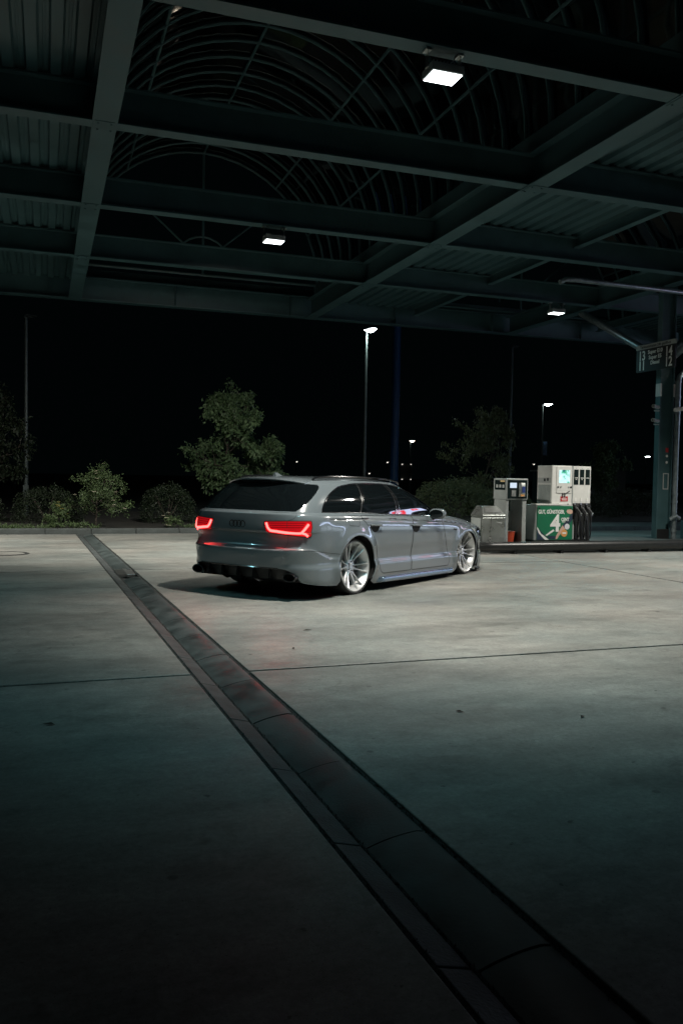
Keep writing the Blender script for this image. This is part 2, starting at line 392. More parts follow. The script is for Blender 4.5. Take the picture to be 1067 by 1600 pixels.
# barrel vaults
def vault(cx_, r, z0, ya, yb):
    nrib = int(round((yb - ya) / .65)); dy = (yb - ya) / nrib; NS = 22
    arc = [(cx_ - r * math.cos(PI * i / NS), z0 + r * math.sin(PI * i / NS)) for i in range(NS + 1)]
    base = None
    for i in range(nrib + 1):
        yy = ya + i * dy
        if base is None:
            base = cpart(MB().tube([(p[0], 0, p[1]) for p in arc], .030, 6), 'arch_rib', M_steel, smooth=True)
            base.location = -CO + Vector((0, yy, 0))
        else:
            c = base.copy(); COL.objects.link(c); c.parent = can; c.location = -CO + Vector((0, yy, 0))
    for a in (25, 52, 90, 128, 155):
        px, pz = cx_ - (r - .0) * math.cos(R(a)), z0 + (r - .0) * math.sin(R(a))
        cpart(MB().tube([(px, ya, pz), (px, yb, pz)], .027, 6), 'purlin', M_steel, smooth=True)
    angs = [0, 25, 52, 90, 128, 155, 180]; ro = r + .045
    for (a0, a1) in zip(angs, angs[1:]):
        vs = []; n = 6
        for yy in (.02, dy - .02):
            for k in range(n):
                t = R(a0 + .4 + (a1 - a0 - .8) * k / (n - 1)); vs.append((cx_ - ro * math.cos(t), yy, z0 + ro * math.sin(t)))
        fs = [(k, k + 1, n + k + 1, n + k) for k in range(n - 1)]
        b0 = cpart(MB().add(vs, fs), 'vault_pane', M_vault, smooth=True); b0.location = -CO + Vector((0, ya, 0))
        for i in range(1, nrib):
            c = b0.copy(); COL.objects.link(c); c.parent = can; c.location = -CO + Vector((0, ya + i * dy, 0))
    for yy in (yb,):                                # fan-light gable
        f = MB().tube([(cx_, yy, z0), (cx_, yy, z0 + r)], .03, 6)
        for a in (45, 135): f.tube([(cx_ - .66 * math.cos(R(a)), yy, z0 + .66 * math.sin(R(a)) + .25), (cx_ - r * math.cos(R(a)) * .98, yy, z0 + r * math.sin(R(a)) * .98)], .025, 6)
        f.tube([(cx_ - .7 * math.cos(PI * i / 12), yy, z0 + .25 + .7 * math.sin(PI * i / 12)) for i in range(13)], .025, 6)
        f.tube([(cx_ - r, yy, z0), (cx_ + r, yy, z0)], .035, 6)
        cpart(f, 'gable_fanlight', M_steel, smooth=True)
vault(3.73, 3.02, 6.42, 1.6, 21.5)
vault(12.88, 3.02, 6.20, 1.6, 21.5)
for gx in (.68, 6.78):                              # upstand carrying the vault springing
    s_ = .05 if gx < 3 else -.05
    cpart(MB().box(gx + s_ - .04, gx + s_ + .04, 1.3, 21.6, ZB0 + DEP + .01, 6.44), 'vault_upstand', M_steel)
# column on the island, H section with flanges facing along the lane
cx0, cy0 = 12.88, 15.35
col = MB()
col.box(cx0 - .17, cx0 + .17, cy0 - .012, cy0 + .012, .15, ZB0 - .02)
col.box(cx0 - .19, cx0 - .165, cy0 - .075, cy0 + .075, .15, ZB0 - .02); col.box(cx0 + .165, cx0 + .19, cy0 - .075, cy0 + .075, .15, ZB0 - .02)
column = cpart(col, 'column', M_steel, bevel=.003)
MB().box(cx0 - .163, cx0 + .163, cy0 - .073, cy0 + .073, .152, .36).build('column_foot', M_black, column, bevel=.005)
for dx in (-.192, .192):
    s = MB().box(cx0 + dx - .0, cx0 + dx + .004 * (1 if dx > 0 else -1), cy0 - .07, cy0 + .07, 3.28, 3.56).build('reflector_strip', M_print_g, column)
    s = MB().box(cx0 + dx * .93 - .022, cx0 + dx * .93 + .022, cy0 - .081, cy0 - .076, 3.28, 3.56).build('reflector_strip', M_white, column)
for sg in (1, -1):
    cpart(MB().tube([(cx0, cy0 + sg * .03, 4.05), (cx0, cy0 + sg * 3.2, ZB0 - .03)], .085, 14), 'brace', M_galv, smooth=True)
for sg in (1, -1):
    cpart(MB().tube([(cx0 + sg * .17, cy0, 4.35), (cx0 + sg * 2.4, cy0, ZB0 + .02)], .085, 14), 'brace', M_galv, smooth=True) if sg > 0 else None
# small printed labels on the web of the column
M_red = mat('print_red', (.45, .03, .035), .5)
MB().box(cx0 + .05, cx0 + .13, cy0 - .0165, cy0 - .0145, 2.06, 2.16).build('notice', M_red, column)
for zz in (1.84, 1.98): MB().lathe([(0, 0), (.03, 0), (.03, .004)], 14, 'y', (cx0 + .09, cy0 - .018, zz)).build('sticker', M_print_w, column)
fr = MB()
for (a, b, c, d) in ((.0, .15, 1.58, 1.60), (.0, .15, 1.24, 1.26), (.0, .02, 1.26, 1.58), (.13, .15, 1.26, 1.58)): fr.box(cx0 + a, cx0 + b, cy0 - .022, cy0 - .0135, c, d)
fr.build('notice_frame', M_print_g, column)

for yb_ in (7.92, 14.4):                            # conduit feeding the lamps
    cpart(MB().tube([(.85, yb_ - .06, ZB0 + .035), (2.2, yb_ - .06, ZB0 + .035), (3.55, yb_ - .06, ZB0 + .035)], .012, 6), 'conduit', M_galv, smooth=True)
    for xx in (1.2, 2.0, 2.8): cpart(MB().box(xx - .02, xx + .02, yb_ - .08, yb_ - .04, ZB0 + .02, ZB0 + .05), 'conduit_clip', M_galv)
# rainwater pipe from the gutter, down the right of the column
dp = thing('downpipe', 'galvanised rain downpipe with elbows beside the canopy column', 'pipe', (13.2, 15.0, .15))
def dpp(mb, n, mt=M_galv): o = mb.build(n, mt, dp, smooth=True); o.location = (-13.2, -15.0, -.15); return o
px_, py_ = 13.10, 15.20
dpp(MB().tube([(px_, py_, .15), (px_, py_, 3.62), (px_ + .03, py_, 3.72), (px_ + .12, py_ - .02, 3.82), (px_ + .3, py_ - .06, 3.98), (px_ + .36, py_ - .07, 4.1), (px_ + .36, py_ - .07, 5.2)], .055, 14), 'pipe')
for zz in (.30, .95, 1.12, 2.9, 3.25, 3.58): dpp(MB().cyl((px_, py_, zz), (px_, py_, zz + .05), .064, 14), 'pipe_collar')
dpp(MB().tube([(px_ + .36, py_ - .07, 5.2), (px_ + .30, py_ - .07, 5.42), (px_ + .05, py_ - .3, 5.47), (10.0, 14.62, 5.42), (9.75, 14.60, 5.40), (9.62, 14.6, 5.33)], .05, 12), 'header_pipe')
dpp(MB().tube([(px_ - .16, py_ - .1, 2.98), (px_ + .14, py_ - .14, 3.02)], .045, 10), 'branch_pipe', M_white)
dpp(MB().tube([(px_ - .12, py_ - .02, .58), (px_ - .02, py_ - .09, .66), (px_ + .06, py_ - .10, .60)], .05, 10), 'inspection_cap')

# ------------------------------------------------------------------ lane sign on the column
sg = thing('lane_sign', 'black lane number sign with grey header fixed across the canopy column', 'sign', (12.60, 15.35, 3.93))
MB().box(-.02, .02, -.62, .62, -.08, .42).build('panel', M_black, sg, bevel=.003)
MB().box(-.026, .026, -.63, .63, .42, .52).build('header_strip', M_grey, sg, bevel=.003)
RS = (PI / 2, 0, -PI / 2)
for s, yy, zz in (('13', .43, .27), ('11', .43, .05), ('14', -.43, .27), ('12', -.43, .05)):
    text('digits', s, .29, M_print_w, sg, (-.022, yy, zz), RS, .006, sx=.80)
for s, zz in (('Super E10', .335), ('Super E5', .215), ('Diesel', .095)): text('lettering', s, .115, M_print_w, sg, (-.022, .0, zz), RS, .003)
text('lettering', 'Tankautomaten 24h geöffnet', .085, M_print_k, sg, (-.028, 0, .468), RS, .001)
MB().box(.021, .09, -.1, .1, .1, .3).build('mounting_bracket', M_steel, sg)
# two camera units on the column
for zz, lab in ((3.02, 'upper small camera unit on the column edge'), (2.72, 'lower small camera unit on the column edge')):
    c = thing('camera_unit', lab, 'camera', (12.69, 15.30, zz), group='cameras on the column')
    MB().tube([(-.02, 0, .02), (-.24, -.10, .03)], .042, 12).build('housing', M_grey, c, smooth=True)
    MB().lathe([(0, 0), (.034, 0), (.034, .01)], 12, 'y').build('lens', M_glossblk, c).location = (-.22, -.10, .03)
    MB().box(-.12, 0, -.02, .02, -.07, -.045).build('bracket', M_grey, c)
# small lit bulkhead lamp by the sign
M_em_small = emis('bulkhead_glow', (1, .98, .9), 30)
bl = thing('bulkhead_lamp', 'small lit lamp glowing beside the lane sign', 'lamp', (13.22, 15.12, 3.86))
MB().lathe([(0, -.05), (.05, -.045), (.06, .02), (.05, .04)], 14).build('housing', M_grey, bl)
MB().lathe([(.0, -.075), (.03, -.068), (.045, -.05)], 14).build('bulb', M_em_small, bl)

# ------------------------------------------------------------------ flood lamps under the canopy
M_lens = emis('lamp_lens', (.93, .98, 1.0), 7)
def flood(loc, label, power, colr, cone=150, blend=1.0, aim=(0, 0, -1), grp='flood lamps under the canopy'):
    t = thing('flood_lamp', label, 'lamp', loc, group=grp)
    # loc is the underside of the beam
    MB().box(-.175, .175, -.135, .135, -.245, -.16).build('housing', M_grey, t, bevel=.012)
    MB().box(-.158, .158, -.118, .118, -.253, -.247).build('lens', M_lens, t)
    fn = MB()
    for i in range(9): fn.box(-.15 + i * .0375 - .004, -.15 + i * .0375 + .004, -.11, .11, -.16, -.135)
    fn.build('cooling_fin', M_grey, t)
    for sx in (-.18, .18):
        b = MB().box(sx - .005, sx + .005, -.035, .035, -.18, -.02); b.box(sx - .03, sx + .03, -.05, .05, -.02, -.002)
        b.build('bracket', M_alu, t, bevel=.002)
    MB().tube([(.0, .0, -.15), (.03, .04, -.11), (.09, .05, -.09), (.13, .02, -.04), (.14, 0, -.0)], .006, 5).build('cable', M_black, t)
    ld = bpy.data.lights.new('lamp_light', 'SPOT'); ld.energy = power; ld.color = colr; ld.spot_size = R(cone); ld.spot_blend = blend; ld.shadow_soft_size = .12
    lo = bpy.data.objects.new('lamp_light', ld); lo.location = (0, 0, -.30)
    lo.rotation_euler = Vector(aim).to_track_quat('-Z', 'Y').to_euler(); link(lo, t)
    return t
zl = ZB0 - .005
flood((3.78, 7.92, zl), 'big bright flood lamp hung from the nearest cross beam', 1850, KEY, 102, .85, (.10, .10, -1))
flood((3.72, 14.4, zl), 'white flood lamp hung from the middle cross beam', 3000, KEY, 140, .9, (0, .55, -1))
flood((11.68, 17.85, zl), 'flat lit flood lamp beside the tubular brace', 320, LED, 150, .7, (0, .1, -1))
flood((11.68, 11.05, zl), 'flood lamp over the pump lane beyond the right edge', 2200, KEY, 112, .9, (-.30, .15, -1))
flood((-3.8, 17.85, zl), 'flood lamp over the left lane beyond the picture edge', 2300, KEY, 120, .9, (0, .1, -1))
flood((-3.8, 11.05, zl), 'added unseen cool fill lamp over the left lane nearer to the drain', 260, LED, 116, .8, (.15, 0, -1))  # unseen lamp added as teal fill for the left slabs and foreground
flood((2.3, 4.55, zl), 'added unseen cool dim fill lamp on the cross beam above the near slabs', 250, LED, 92, 1.0, (.10, .30, -1))  # unseen lamp added to bring teal fill onto near slabs and car rear
# ================================================================== CAR: body surfaces as functions
class Pch:
    def __init__(s,x,y):
        x=np.array(x,float);y=np.array(y,float);h=np.diff(x);d=np.diff(y)/h
        m=np.zeros_like(y)
        for i in range(1,len(x)-1):
            if d[i-1]*d[i]>0:
                w1=2*h[i]+h[i-1];w2=h[i]+2*h[i-1];m[i]=(w1+w2)/(w1/d[i-1]+w2/d[i])
        m[0]=d[0];m[-1]=d[-1];s.x,s.y,s.m,s.h=x,y,m,h
    def __call__(s,v):
        v=np.clip(np.asarray(v,float),s.x[0],s.x[-1])
        i=np.clip(np.searchsorted(s.x,v,side='right')-1,0,len(s.x)-2)
        h=s.h[i];t=(v-s.x[i])/h
        return ((1+2*t)*(1-t)**2)*s.y[i]+t*(1-t)**2*h*s.m[i]+t*t*(3-2*t)*s.y[i+1]+t*t*(t-1)*h*s.m[i+1]
def sup_table(L,W,p,n=400):
    th=np.linspace(0,math.pi/2,n)**1.0
    # finer near the ends
    th=(1-np.cos(np.linspace(0,math.pi,n)))/2*math.pi/2
    x=-L*np.cos(th)**(2/p);y=W*np.sin(th)**(2/p)
    a=np.concatenate([[0],np.cumsum(np.hypot(np.diff(x),np.diff(y)))])
    return th,a
sm=lambda a,b,v: (lambda t:t*t*(3-2*t))(np.clip((v-a)/(b-a),0,1))
PR,PF=3.3,2.5
XS0,XS1=-.5,3.3                       # straight flank of the lower body
thR,aR=sup_table(.6,.9,PR);thF,aF=sup_table(.5,.88,PF)
S1=aR[-1];S2=S1+(XS1-XS0);S3=S2+aF[-1]
xr=Pch([.10,.18,.30,.40,.50,.528,.545,.565,.60,.66,.715,.735,.76,.85,.90,.928,.945,.965],
       [-1.02,-1.06,-1.10,-1.12,-1.132,-1.128,-1.10,-1.078,-1.064,-1.060,-1.064,-1.097,-1.096,-1.086,-1.078,-1.072,-1.045,-1.0])
xf=Pch([.1,.3,.5,.65,.72,.80],[3.80,3.82,3.81,3.77,3.72,3.6])
G=Pch([.05,.12,.20,.30,.335,.37,.45,.58,.72,.85,.89,.915,.935,.95,.97],
      [.895,.925,.936,.936,.928,.912,.918,.934,.938,.928,.919,.906,.888,.868,.84])
T=Pch([-.5,-.2,.3,1.4,2.5,2.9,3.3],[.972,.99,1.,.998,.992,.985,.955])
ZB=Pch([-1.1,-.5,.1,1.0,2.0,2.4,2.7,3.0,3.3,3.8],[.957,.950,.944,.916,.897,.885,.855,.81,.755,.68])
ZT=Pch([-1.2,-.5,.6,1.4,2.3,2.8,3.3],[.888,.880,.874,.845,.81,.765,.70])
RK=.018
def rake(x,z): return z+RK*(1.35-x)
def lower(s,z):
    s=np.asarray(s,float);z=np.asarray(z,float);s,z=np.broadcast_arrays(s,z)
    xs=XS0+(s-S1); xs=np.where(s<S1,XS0-.0,np.where(s>S2,XS1,xs))
    # nominal x for belt / crease lookups
    thr=np.interp(s,aR,thR);thf=np.interp(s-S2,aF[-1]-aF[::-1],thF[::-1])
    xn=np.where(s<S1,XS0-.58*np.cos(thr)**(2/PR),np.where(s>S2,XS1+.5*np.cos(thf)**(2/PF),xs))
    zb=ZB(xn)
    zz=np.where(z>.45,.45+(z-.45)*(.95-.45)/(zb-.45),z)
    w=G(zz)*T(xs)
    # wheel-arch flares
    for xc,zc in ((0,.315),(2.912,.30)):
        r=np.hypot(xn-xc,z-zc)
        w=w+.030*np.exp(-((r-.37)/.085)**2)*sm(.1,.3,z)+np.where(r<.37,.030*(1-np.exp(-((r-.37)/.085)**2)),0)*0
    # undercut below the shoulder crease
    zt=ZT(xn);dz=zt-z
    fade=sm(S1*.93,S1+.15,s)*(1-sm(S2-.05,S2+.4,s))
    w=w-fade*np.where(dz>0,.017*np.exp(-np.clip(dz,0,9)/.03),.0)
    # bumper shelf running down to the arch
    zc=.535-.115*sm(S1*.72,S1+.08,s)
    f2=sm(S1*.62,S1*.82,s)*(1-sm(S1+.06,S1+.2,s))
    w=w+f2*.014*(1-sm(zc-.012,zc+.014,z))
    L=XS0-xr(z)
    Lf=xf(np.clip(z,.1,.8))-XS1
    cr,sr=np.cos(thr)**(2/PR),np.sin(thr)**(2/PR)
    cf,sf=np.cos(thf)**(2/PF),np.sin(thf)**(2/PF)
    x=np.where(s<S1,XS0-L*cr,np.where(s>S2,XS1+Lf*cf,xs))
    y=-np.where(s<S1,w*sr,np.where(s>S2,w*sf,w))
    return np.stack([x,y,rake(x,z)],-1)
# greenhouse
thG,aG=sup_table(.42,.75,3.2);thH,aH=sup_table(.75,.75,2.3)
Q1=aG[-1];Q2=Q1+2.6;Q3=Q2+aH[-1]
xrg=Pch([0,.35,.7,.9,1.],[-1.015,-.905,-.785,-.715,-.67])
xfg=Pch([0,.5,1.],[2.66,2.16,1.68])
WG=Pch([0,.25,.5,.75,.92,1.],[.862,.825,.775,.712,.66,.618])
ZC=Pch([-.9,-.6,-.2,.3,.8,1.2,1.6,2.1],[1.33,1.355,1.374,1.383,1.384,1.378,1.357,1.31])
DROP=.05
def green(q,t):
    q,t=np.broadcast_arrays(np.asarray(q,float),np.asarray(t,float))
    thr=np.interp(q,aG,thG);thf=np.interp(q-Q2,aH[-1]-aH[::-1],thH[::-1])
    u=np.clip((q-Q1)/(Q2-Q1),0,1)
    def xy(t):
        a=xrg(t);b=xfg(t);x0=a+.42;x1=b-.62;w=WG(t)
        x=np.where(q<Q1,x0-.42*np.cos(thr)**(2/3.2),np.where(q>Q2,x1+.62*np.cos(thf)**(2/2.3),x0+(x1-x0)*u))
        y=-w*np.where(q<Q1,np.sin(thr)**(2/3.2),np.where(q>Q2,np.sin(thf)**(2/2.3),1.))
        # plan taper to the rear
        y=y*(1-.045*sm(.9,-.7,x))*(1-.03*sm(1.2,2.6,x))
        return x,y
    x,y=xy(t);xb,_=xy(np.zeros_like(t));xt,_=xy(np.ones_like(t))
    z0=ZB(np.clip(xb,-1.1,2.5))-.006;z1=ZC(xt)-DROP
    z=z0+(z1-z0)*(t+.10*t*(1-t))
    return np.stack([x,y,rake(x,z)],-1)
M_paint = mat('grey_paint', (.138, .166, .180), .22, coat=1.0, var=.02, vscale=2)
M_glass = mat('tinted_glass', (.004, .006, .007), .03, spec=.6, coat=.3)
M_gapm = mat('panel_gap', (.004, .005, .005), .8)
M_lensr = mat('red_lens', (.30, .004, .008), .12, coat=.5, emit=(1, .012, .02), es=.34)
M_skirt = mat('skirt_gloss', (.16, .22, .28), .12, metal=.65, coat=.5)
M_lensd = mat('dark_red_rib', (.10, .002, .004), .2, emit=(1, .01, .015), es=.06)
M_strip = emis('light_strip', (1.0, .06, .055), 8)
M_rim = mat('silver_rim', (.74, .75, .75), .34, metal=.55, var=.05, vscale=6)
M_tyre = mat('tyre_rubber', (.012, .013, .013), .7, var=.2, vscale=30)
M_disc = mat('brake_disc', (.20, .20, .20), .4, metal=.8)
M_trim = mat('bright_trim', (.45, .47, .48), .15, metal=.95)
car = thing('estate_car', 'low grey estate car with glowing red tail lights and silver wheels', 'car', (2.967, 10.186, 0), R(35.71))
def inpoly(P, poly):
    x, y = P[:, 0], P[:, 1]; n = len(poly); ins = np.zeros(len(P), bool); j = n - 1
    for i in range(n):
        xi, yi = poly[i]; xj, yj = poly[j]
        c = ((yi > y) != (yj > y)) & (x < (xj - xi) * (y - yi) / (yj - yi + 1e-12) + xi); ins ^= c; j = i
    return ins
def dens(poly, step, closed=True):
    out = []; n = len(poly)
    for i in range(n if closed else n - 1):
        a = np.array(poly[i], float); b = np.array(poly[(i + 1) % n], float); k = max(1, int(math.ceil(np.linalg.norm(b - a) / step)))
        for t in range(k): out.append(tuple(a + (b - a) * t / k))
    if not closed: out.append(tuple(poly[-1]))
    return out
def smoothpoly(pts, n=8):
    # Catmull-Rom through open points
    P = [np.array(p, float) for p in pts]; P = [2 * P[0] - P[1]] + P + [2 * P[-1] - P[-2]]; out = []
    for i in range(1, len(P) - 2):
        for k in range(n):
            t = k / n; a, b, c, d = P[i - 1:i + 3]
            out.append(tuple(.5 * ((2 * b) + (c - a) * t + (2 * a - 5 * b + 4 * c - d) * t * t + (3 * b - a - 3 * c + d) * t ** 3)))
    out.append(tuple(P[-2])); return out
def roundpoly(poly, r=.02, n=4):
    out = []; N = len(poly)
    for i in range(N):
        p = np.array(poly[i], float); a = np.array(poly[i - 1], float); b = np.array(poly[(i + 1) % N], float)
        da = a - p; db = b - p; la = np.linalg.norm(da); lb = np.linalg.norm(db); q = min(r, la * .4, lb * .4)
        s = p + da / la * q; e = p + db / lb * q
        for k in range(n + 1):
            t = k / n; out.append(tuple((1 - t) ** 2 * s + 2 * t * (1 - t) * p + t * t * e))
    return out
def normals(fn, U, V, eps=.0025, vlim=None):
    du = fn(U + eps, V) - fn(U - eps, V)
    dv = fn(U, V + eps) - fn(U, V - eps)
    n = np.cross(du, dv); n /= np.linalg.norm(n, axis=-1, keepdims=True) + 1e-12; return n
def regions(fn, pts, domain, polys):
    """triangulate the parameter domain along every outline; return region index per triangle"""
    V = [tuple(map(float, p)) for p in pts]; E = []
    for poly in [domain] + [p for _, p in polys]:
        b = len(V); V.extend([tuple(map(float, p)) for p in poly]); n = len(poly); E.extend([(b + i, b + (i + 1) % n) for i in range(n)])
    r = delaunay_2d_cdt([Vector(p) for p in V], E, [], 0, 1e-6)
    UV = np.array([tuple(p) for p in r[0]]); F = np.array([tuple(f) for f in r[2]])
    cen = UV[F].mean(axis=1); ok = inpoly(cen, domain); F = F[ok]; cen = cen[ok]
    a = UV[F[:, 1]] - UV[F[:, 0]]; b_ = UV[F[:, 2]] - UV[F[:, 0]]
    flip = (a[:, 0] * b_[:, 1] - a[:, 1] * b_[:, 0]) < 0; F[flip] = F[flip][:, ::-1]
    idx = np.zeros(len(F), int)
    for k, (nm, poly) in enumerate(polys):
        ins = inpoly(cen, poly); idx[ins & (idx == 0)] = k + 1
    return UV, F, idx
def emit(fn, UV, F, name, mt, parent, side, off=0.0, eps=.0025):
    """side: 'R', 'L' or 'B' (both halves in one mesh)"""
    used = np.unique(F); remap = -np.ones(len(UV), int); remap[used] = np.arange(len(used)); F = remap[F]
    U, V = UV[used, 0], UV[used, 1]; P = fn(U, V); N = normals(fn, U, V, eps)
    P = P + N * off
    Vs, Fs, Ns = [], [], []
    if side in 'RB': Vs.append(P); Fs.append(F); Ns.append(N)
    if side in 'LB':
        k = len(P) if side == 'B' else 0
        Vs.append(P * [1, -1, 1]); Fs.append(F[:, ::-1] + k); Ns.append(N * [1, -1, 1])
    Vv = np.concatenate(Vs); Ff = np.concatenate(Fs); Nn = np.concatenate(Ns)
    me = bpy.data.meshes.new(name); me.from_pydata(Vv.tolist(), [], Ff.tolist())
    me.polygons.foreach_set('use_smooth', [True] * len(me.polygons)); me.update()
    me.normals_split_custom_set_from_vertices(Nn.tolist())
    me.materials.append(mt); o = bpy.data.objects.new(name, me); return link(o, parent)
def ribbon(fn, line, wd, name, mt, parent, side, off=.0016):
    U = np.array([p[0] for p in line]); V = np.array([p[1] for p in line]); P = fn(U, V); N = normals(fn, U, V)
    Tn = np.gradient(P, axis=0); Tn /= np.linalg.norm(Tn, axis=1, keepdims=True) + 1e-12; B = np.cross(N, Tn)
    A = P + N * off + B * wd / 2; C = P + N * off - B * wd / 2; n = len(P)
    Vs = np.concatenate([A, C]); Fs = [(i, i + 1, n + i + 1, n + i) for i in range(n - 1)]
    mb = MB()
    if side in 'RB': mb.add(Vs.tolist(), Fs)
    if side in 'LB': mb.add((Vs * [1, -1, 1]).tolist(), [f[::-1] for f in Fs])
    return mb.build(name, mt, parent)
def stube(fn, line, r, name, mt, parent, side, off=.004, n=6):
    U = np.array([p[0] for p in line]); V = np.array([p[1] for p in line]); P = fn(U, V) + normals(fn, U, V) * off
    mb = MB()
    if side in 'RB': mb.tube(P.tolist(), r, n)
    if side in 'LB': mb.tube((P * [1, -1, 1]).tolist(), r, n)
    return mb.build(name, mt, parent, smooth=True)
SX = lambda x: x - XS0 + S1            # flank: x -> s
# ---- lower body
zrow = np.unique(np.round(np.concatenate([np.arange(.10, .50, .022), np.arange(.50, .58, .008), np.arange(.58, .70, .02), np.arange(.70, .78, .008), np.arange(.78, .97, .011)]), 4))
scol = np.concatenate([np.linspace(0, S1, 52), np.arange(S1 + .028, S2, .032), np.linspace(S2, S3, 34)])
uu, vv = np.meshgrid(scol, zrow, indexing='ij'); grid = np.stack([uu.ravel(), vv.ravel()], -1)
def zbs(s):
    thr = np.interp(s, aR, thR); thf = np.interp(s - S2, aF[-1] - aF[::-1], thF[::-1])
    xn = np.where(s < S1, XS0 - .58 * np.cos(thr) ** (2 / PR), np.where(s > S2, XS1 + .5 * np.cos(thf) ** (2 / PF), XS0 + (s - S1)))
    return ZB(xn)
ss = np.concatenate([np.linspace(0, S1, 60), np.arange(S1 + .02, S2, .03), np.linspace(S2, S3, 30)])
top = [(s, float(zbs(s))) for s in ss]
AR, AFr = .372, .362
arch = lambda xc, zc, r, a0, a1: [(SX(xc + r * math.cos(R(a))), zc + r * math.sin(R(a))) for a in np.linspace(a0, a1, 40)]
bot_rear = smoothpoly([(0, .318), (.30, .320), (.55, .322), (.66, .312), (.74, .275), (.80, .20), (.84, .165), (1.0, .138), (1.2, .120)], 5) + [(SX(-.385), .110)]
bottom = bot_rear + arch(0, .315, AR, 212, -32)[1:] + [(SX(.40), .075), (SX(1.4), .07), (SX(2.50), .07)] + arch(2.912, .30, AFr, 215, -30)[1:] + [(SX(3.26), .10), (S2 + .3, .09), (S3, .09)]
domain = dens(bottom, .03, False) + top[::-1]
rdoor = roundpoly([(1.873, .9205), (2.046, .764), (2.20, .56), (2.262, .40), (2.296, .24), (2.36, .192), (3.062, .192), (3.112, .9055)], .04)
fdoor = roundpoly([(3.118, .9050), (3.068, .192), (4.10, .192), (4.141, .26), (4.141, .34), (4.00, .60), (3.93, .80), (3.925, .884)], .03)
fuel = roundpoly([(1.62, .918), (1.626, .80), (1.83, .79), (1.862, .912)], .03)
tgate = [(-.02, .518), (.45, .518)] + roundpoly([(.45, .518), (.62, .518), (.668, .60), (.668, .70), (.673, .86), (.76, .885), (.80, .9475), (.45, .9485)], .03)[4:-4] + [(.45, .9485), (-.02, .9495)]
tail = roundpoly([(.383, .843), (.673, .857), (.955, .862), (.962, .79), (.935, .69), (.915, .680), (.818, .684), (.666, .699), (.44, .711), (.408, .745), (.400, .79)], .016)
bump_ = [(-.02, .05), (-.02, .513), (.45, .513), (.62, .511), (.655, .527), (.80, .531), (.95, .529), (1.20, .497), (SX(-.30), .470), (SX(-.30), .05)]
rec1 = smoothpoly([(2.055, .804), (2.066, .768), (2.10, .728), (2.165, .708), (2.225, .726), (2.268, .766), (2.282, .802)], 4)
rec2 = [(p[0] + 1.005, p[1] - .02 - (p[0] - 2.06) * .04) for p in rec1]
polys = [('tail', tail), ('rec1', rec1), ('rec2', rec2), ('fuel', fuel), ('rdoor', rdoor), ('fdoor', fdoor), ('tgate', tgate), ('bump', bump_)]
dpoly = [(n, dens(p, .03)) for n, p in polys]
UV, F, idx = regions(lower, grid, domain, dpoly)
E_ = lambda k, name, mt, par, side, off=0.0: emit(lower, UV, F[idx == k], name, mt, par, side, off)
body = E_(0, 'body', M_paint, car, 'B')
tailgate = E_(7, 'tailgate', M_paint, car, 'B')
bumper = E_(8, 'rear_bumper', M_paint, car, 'B')
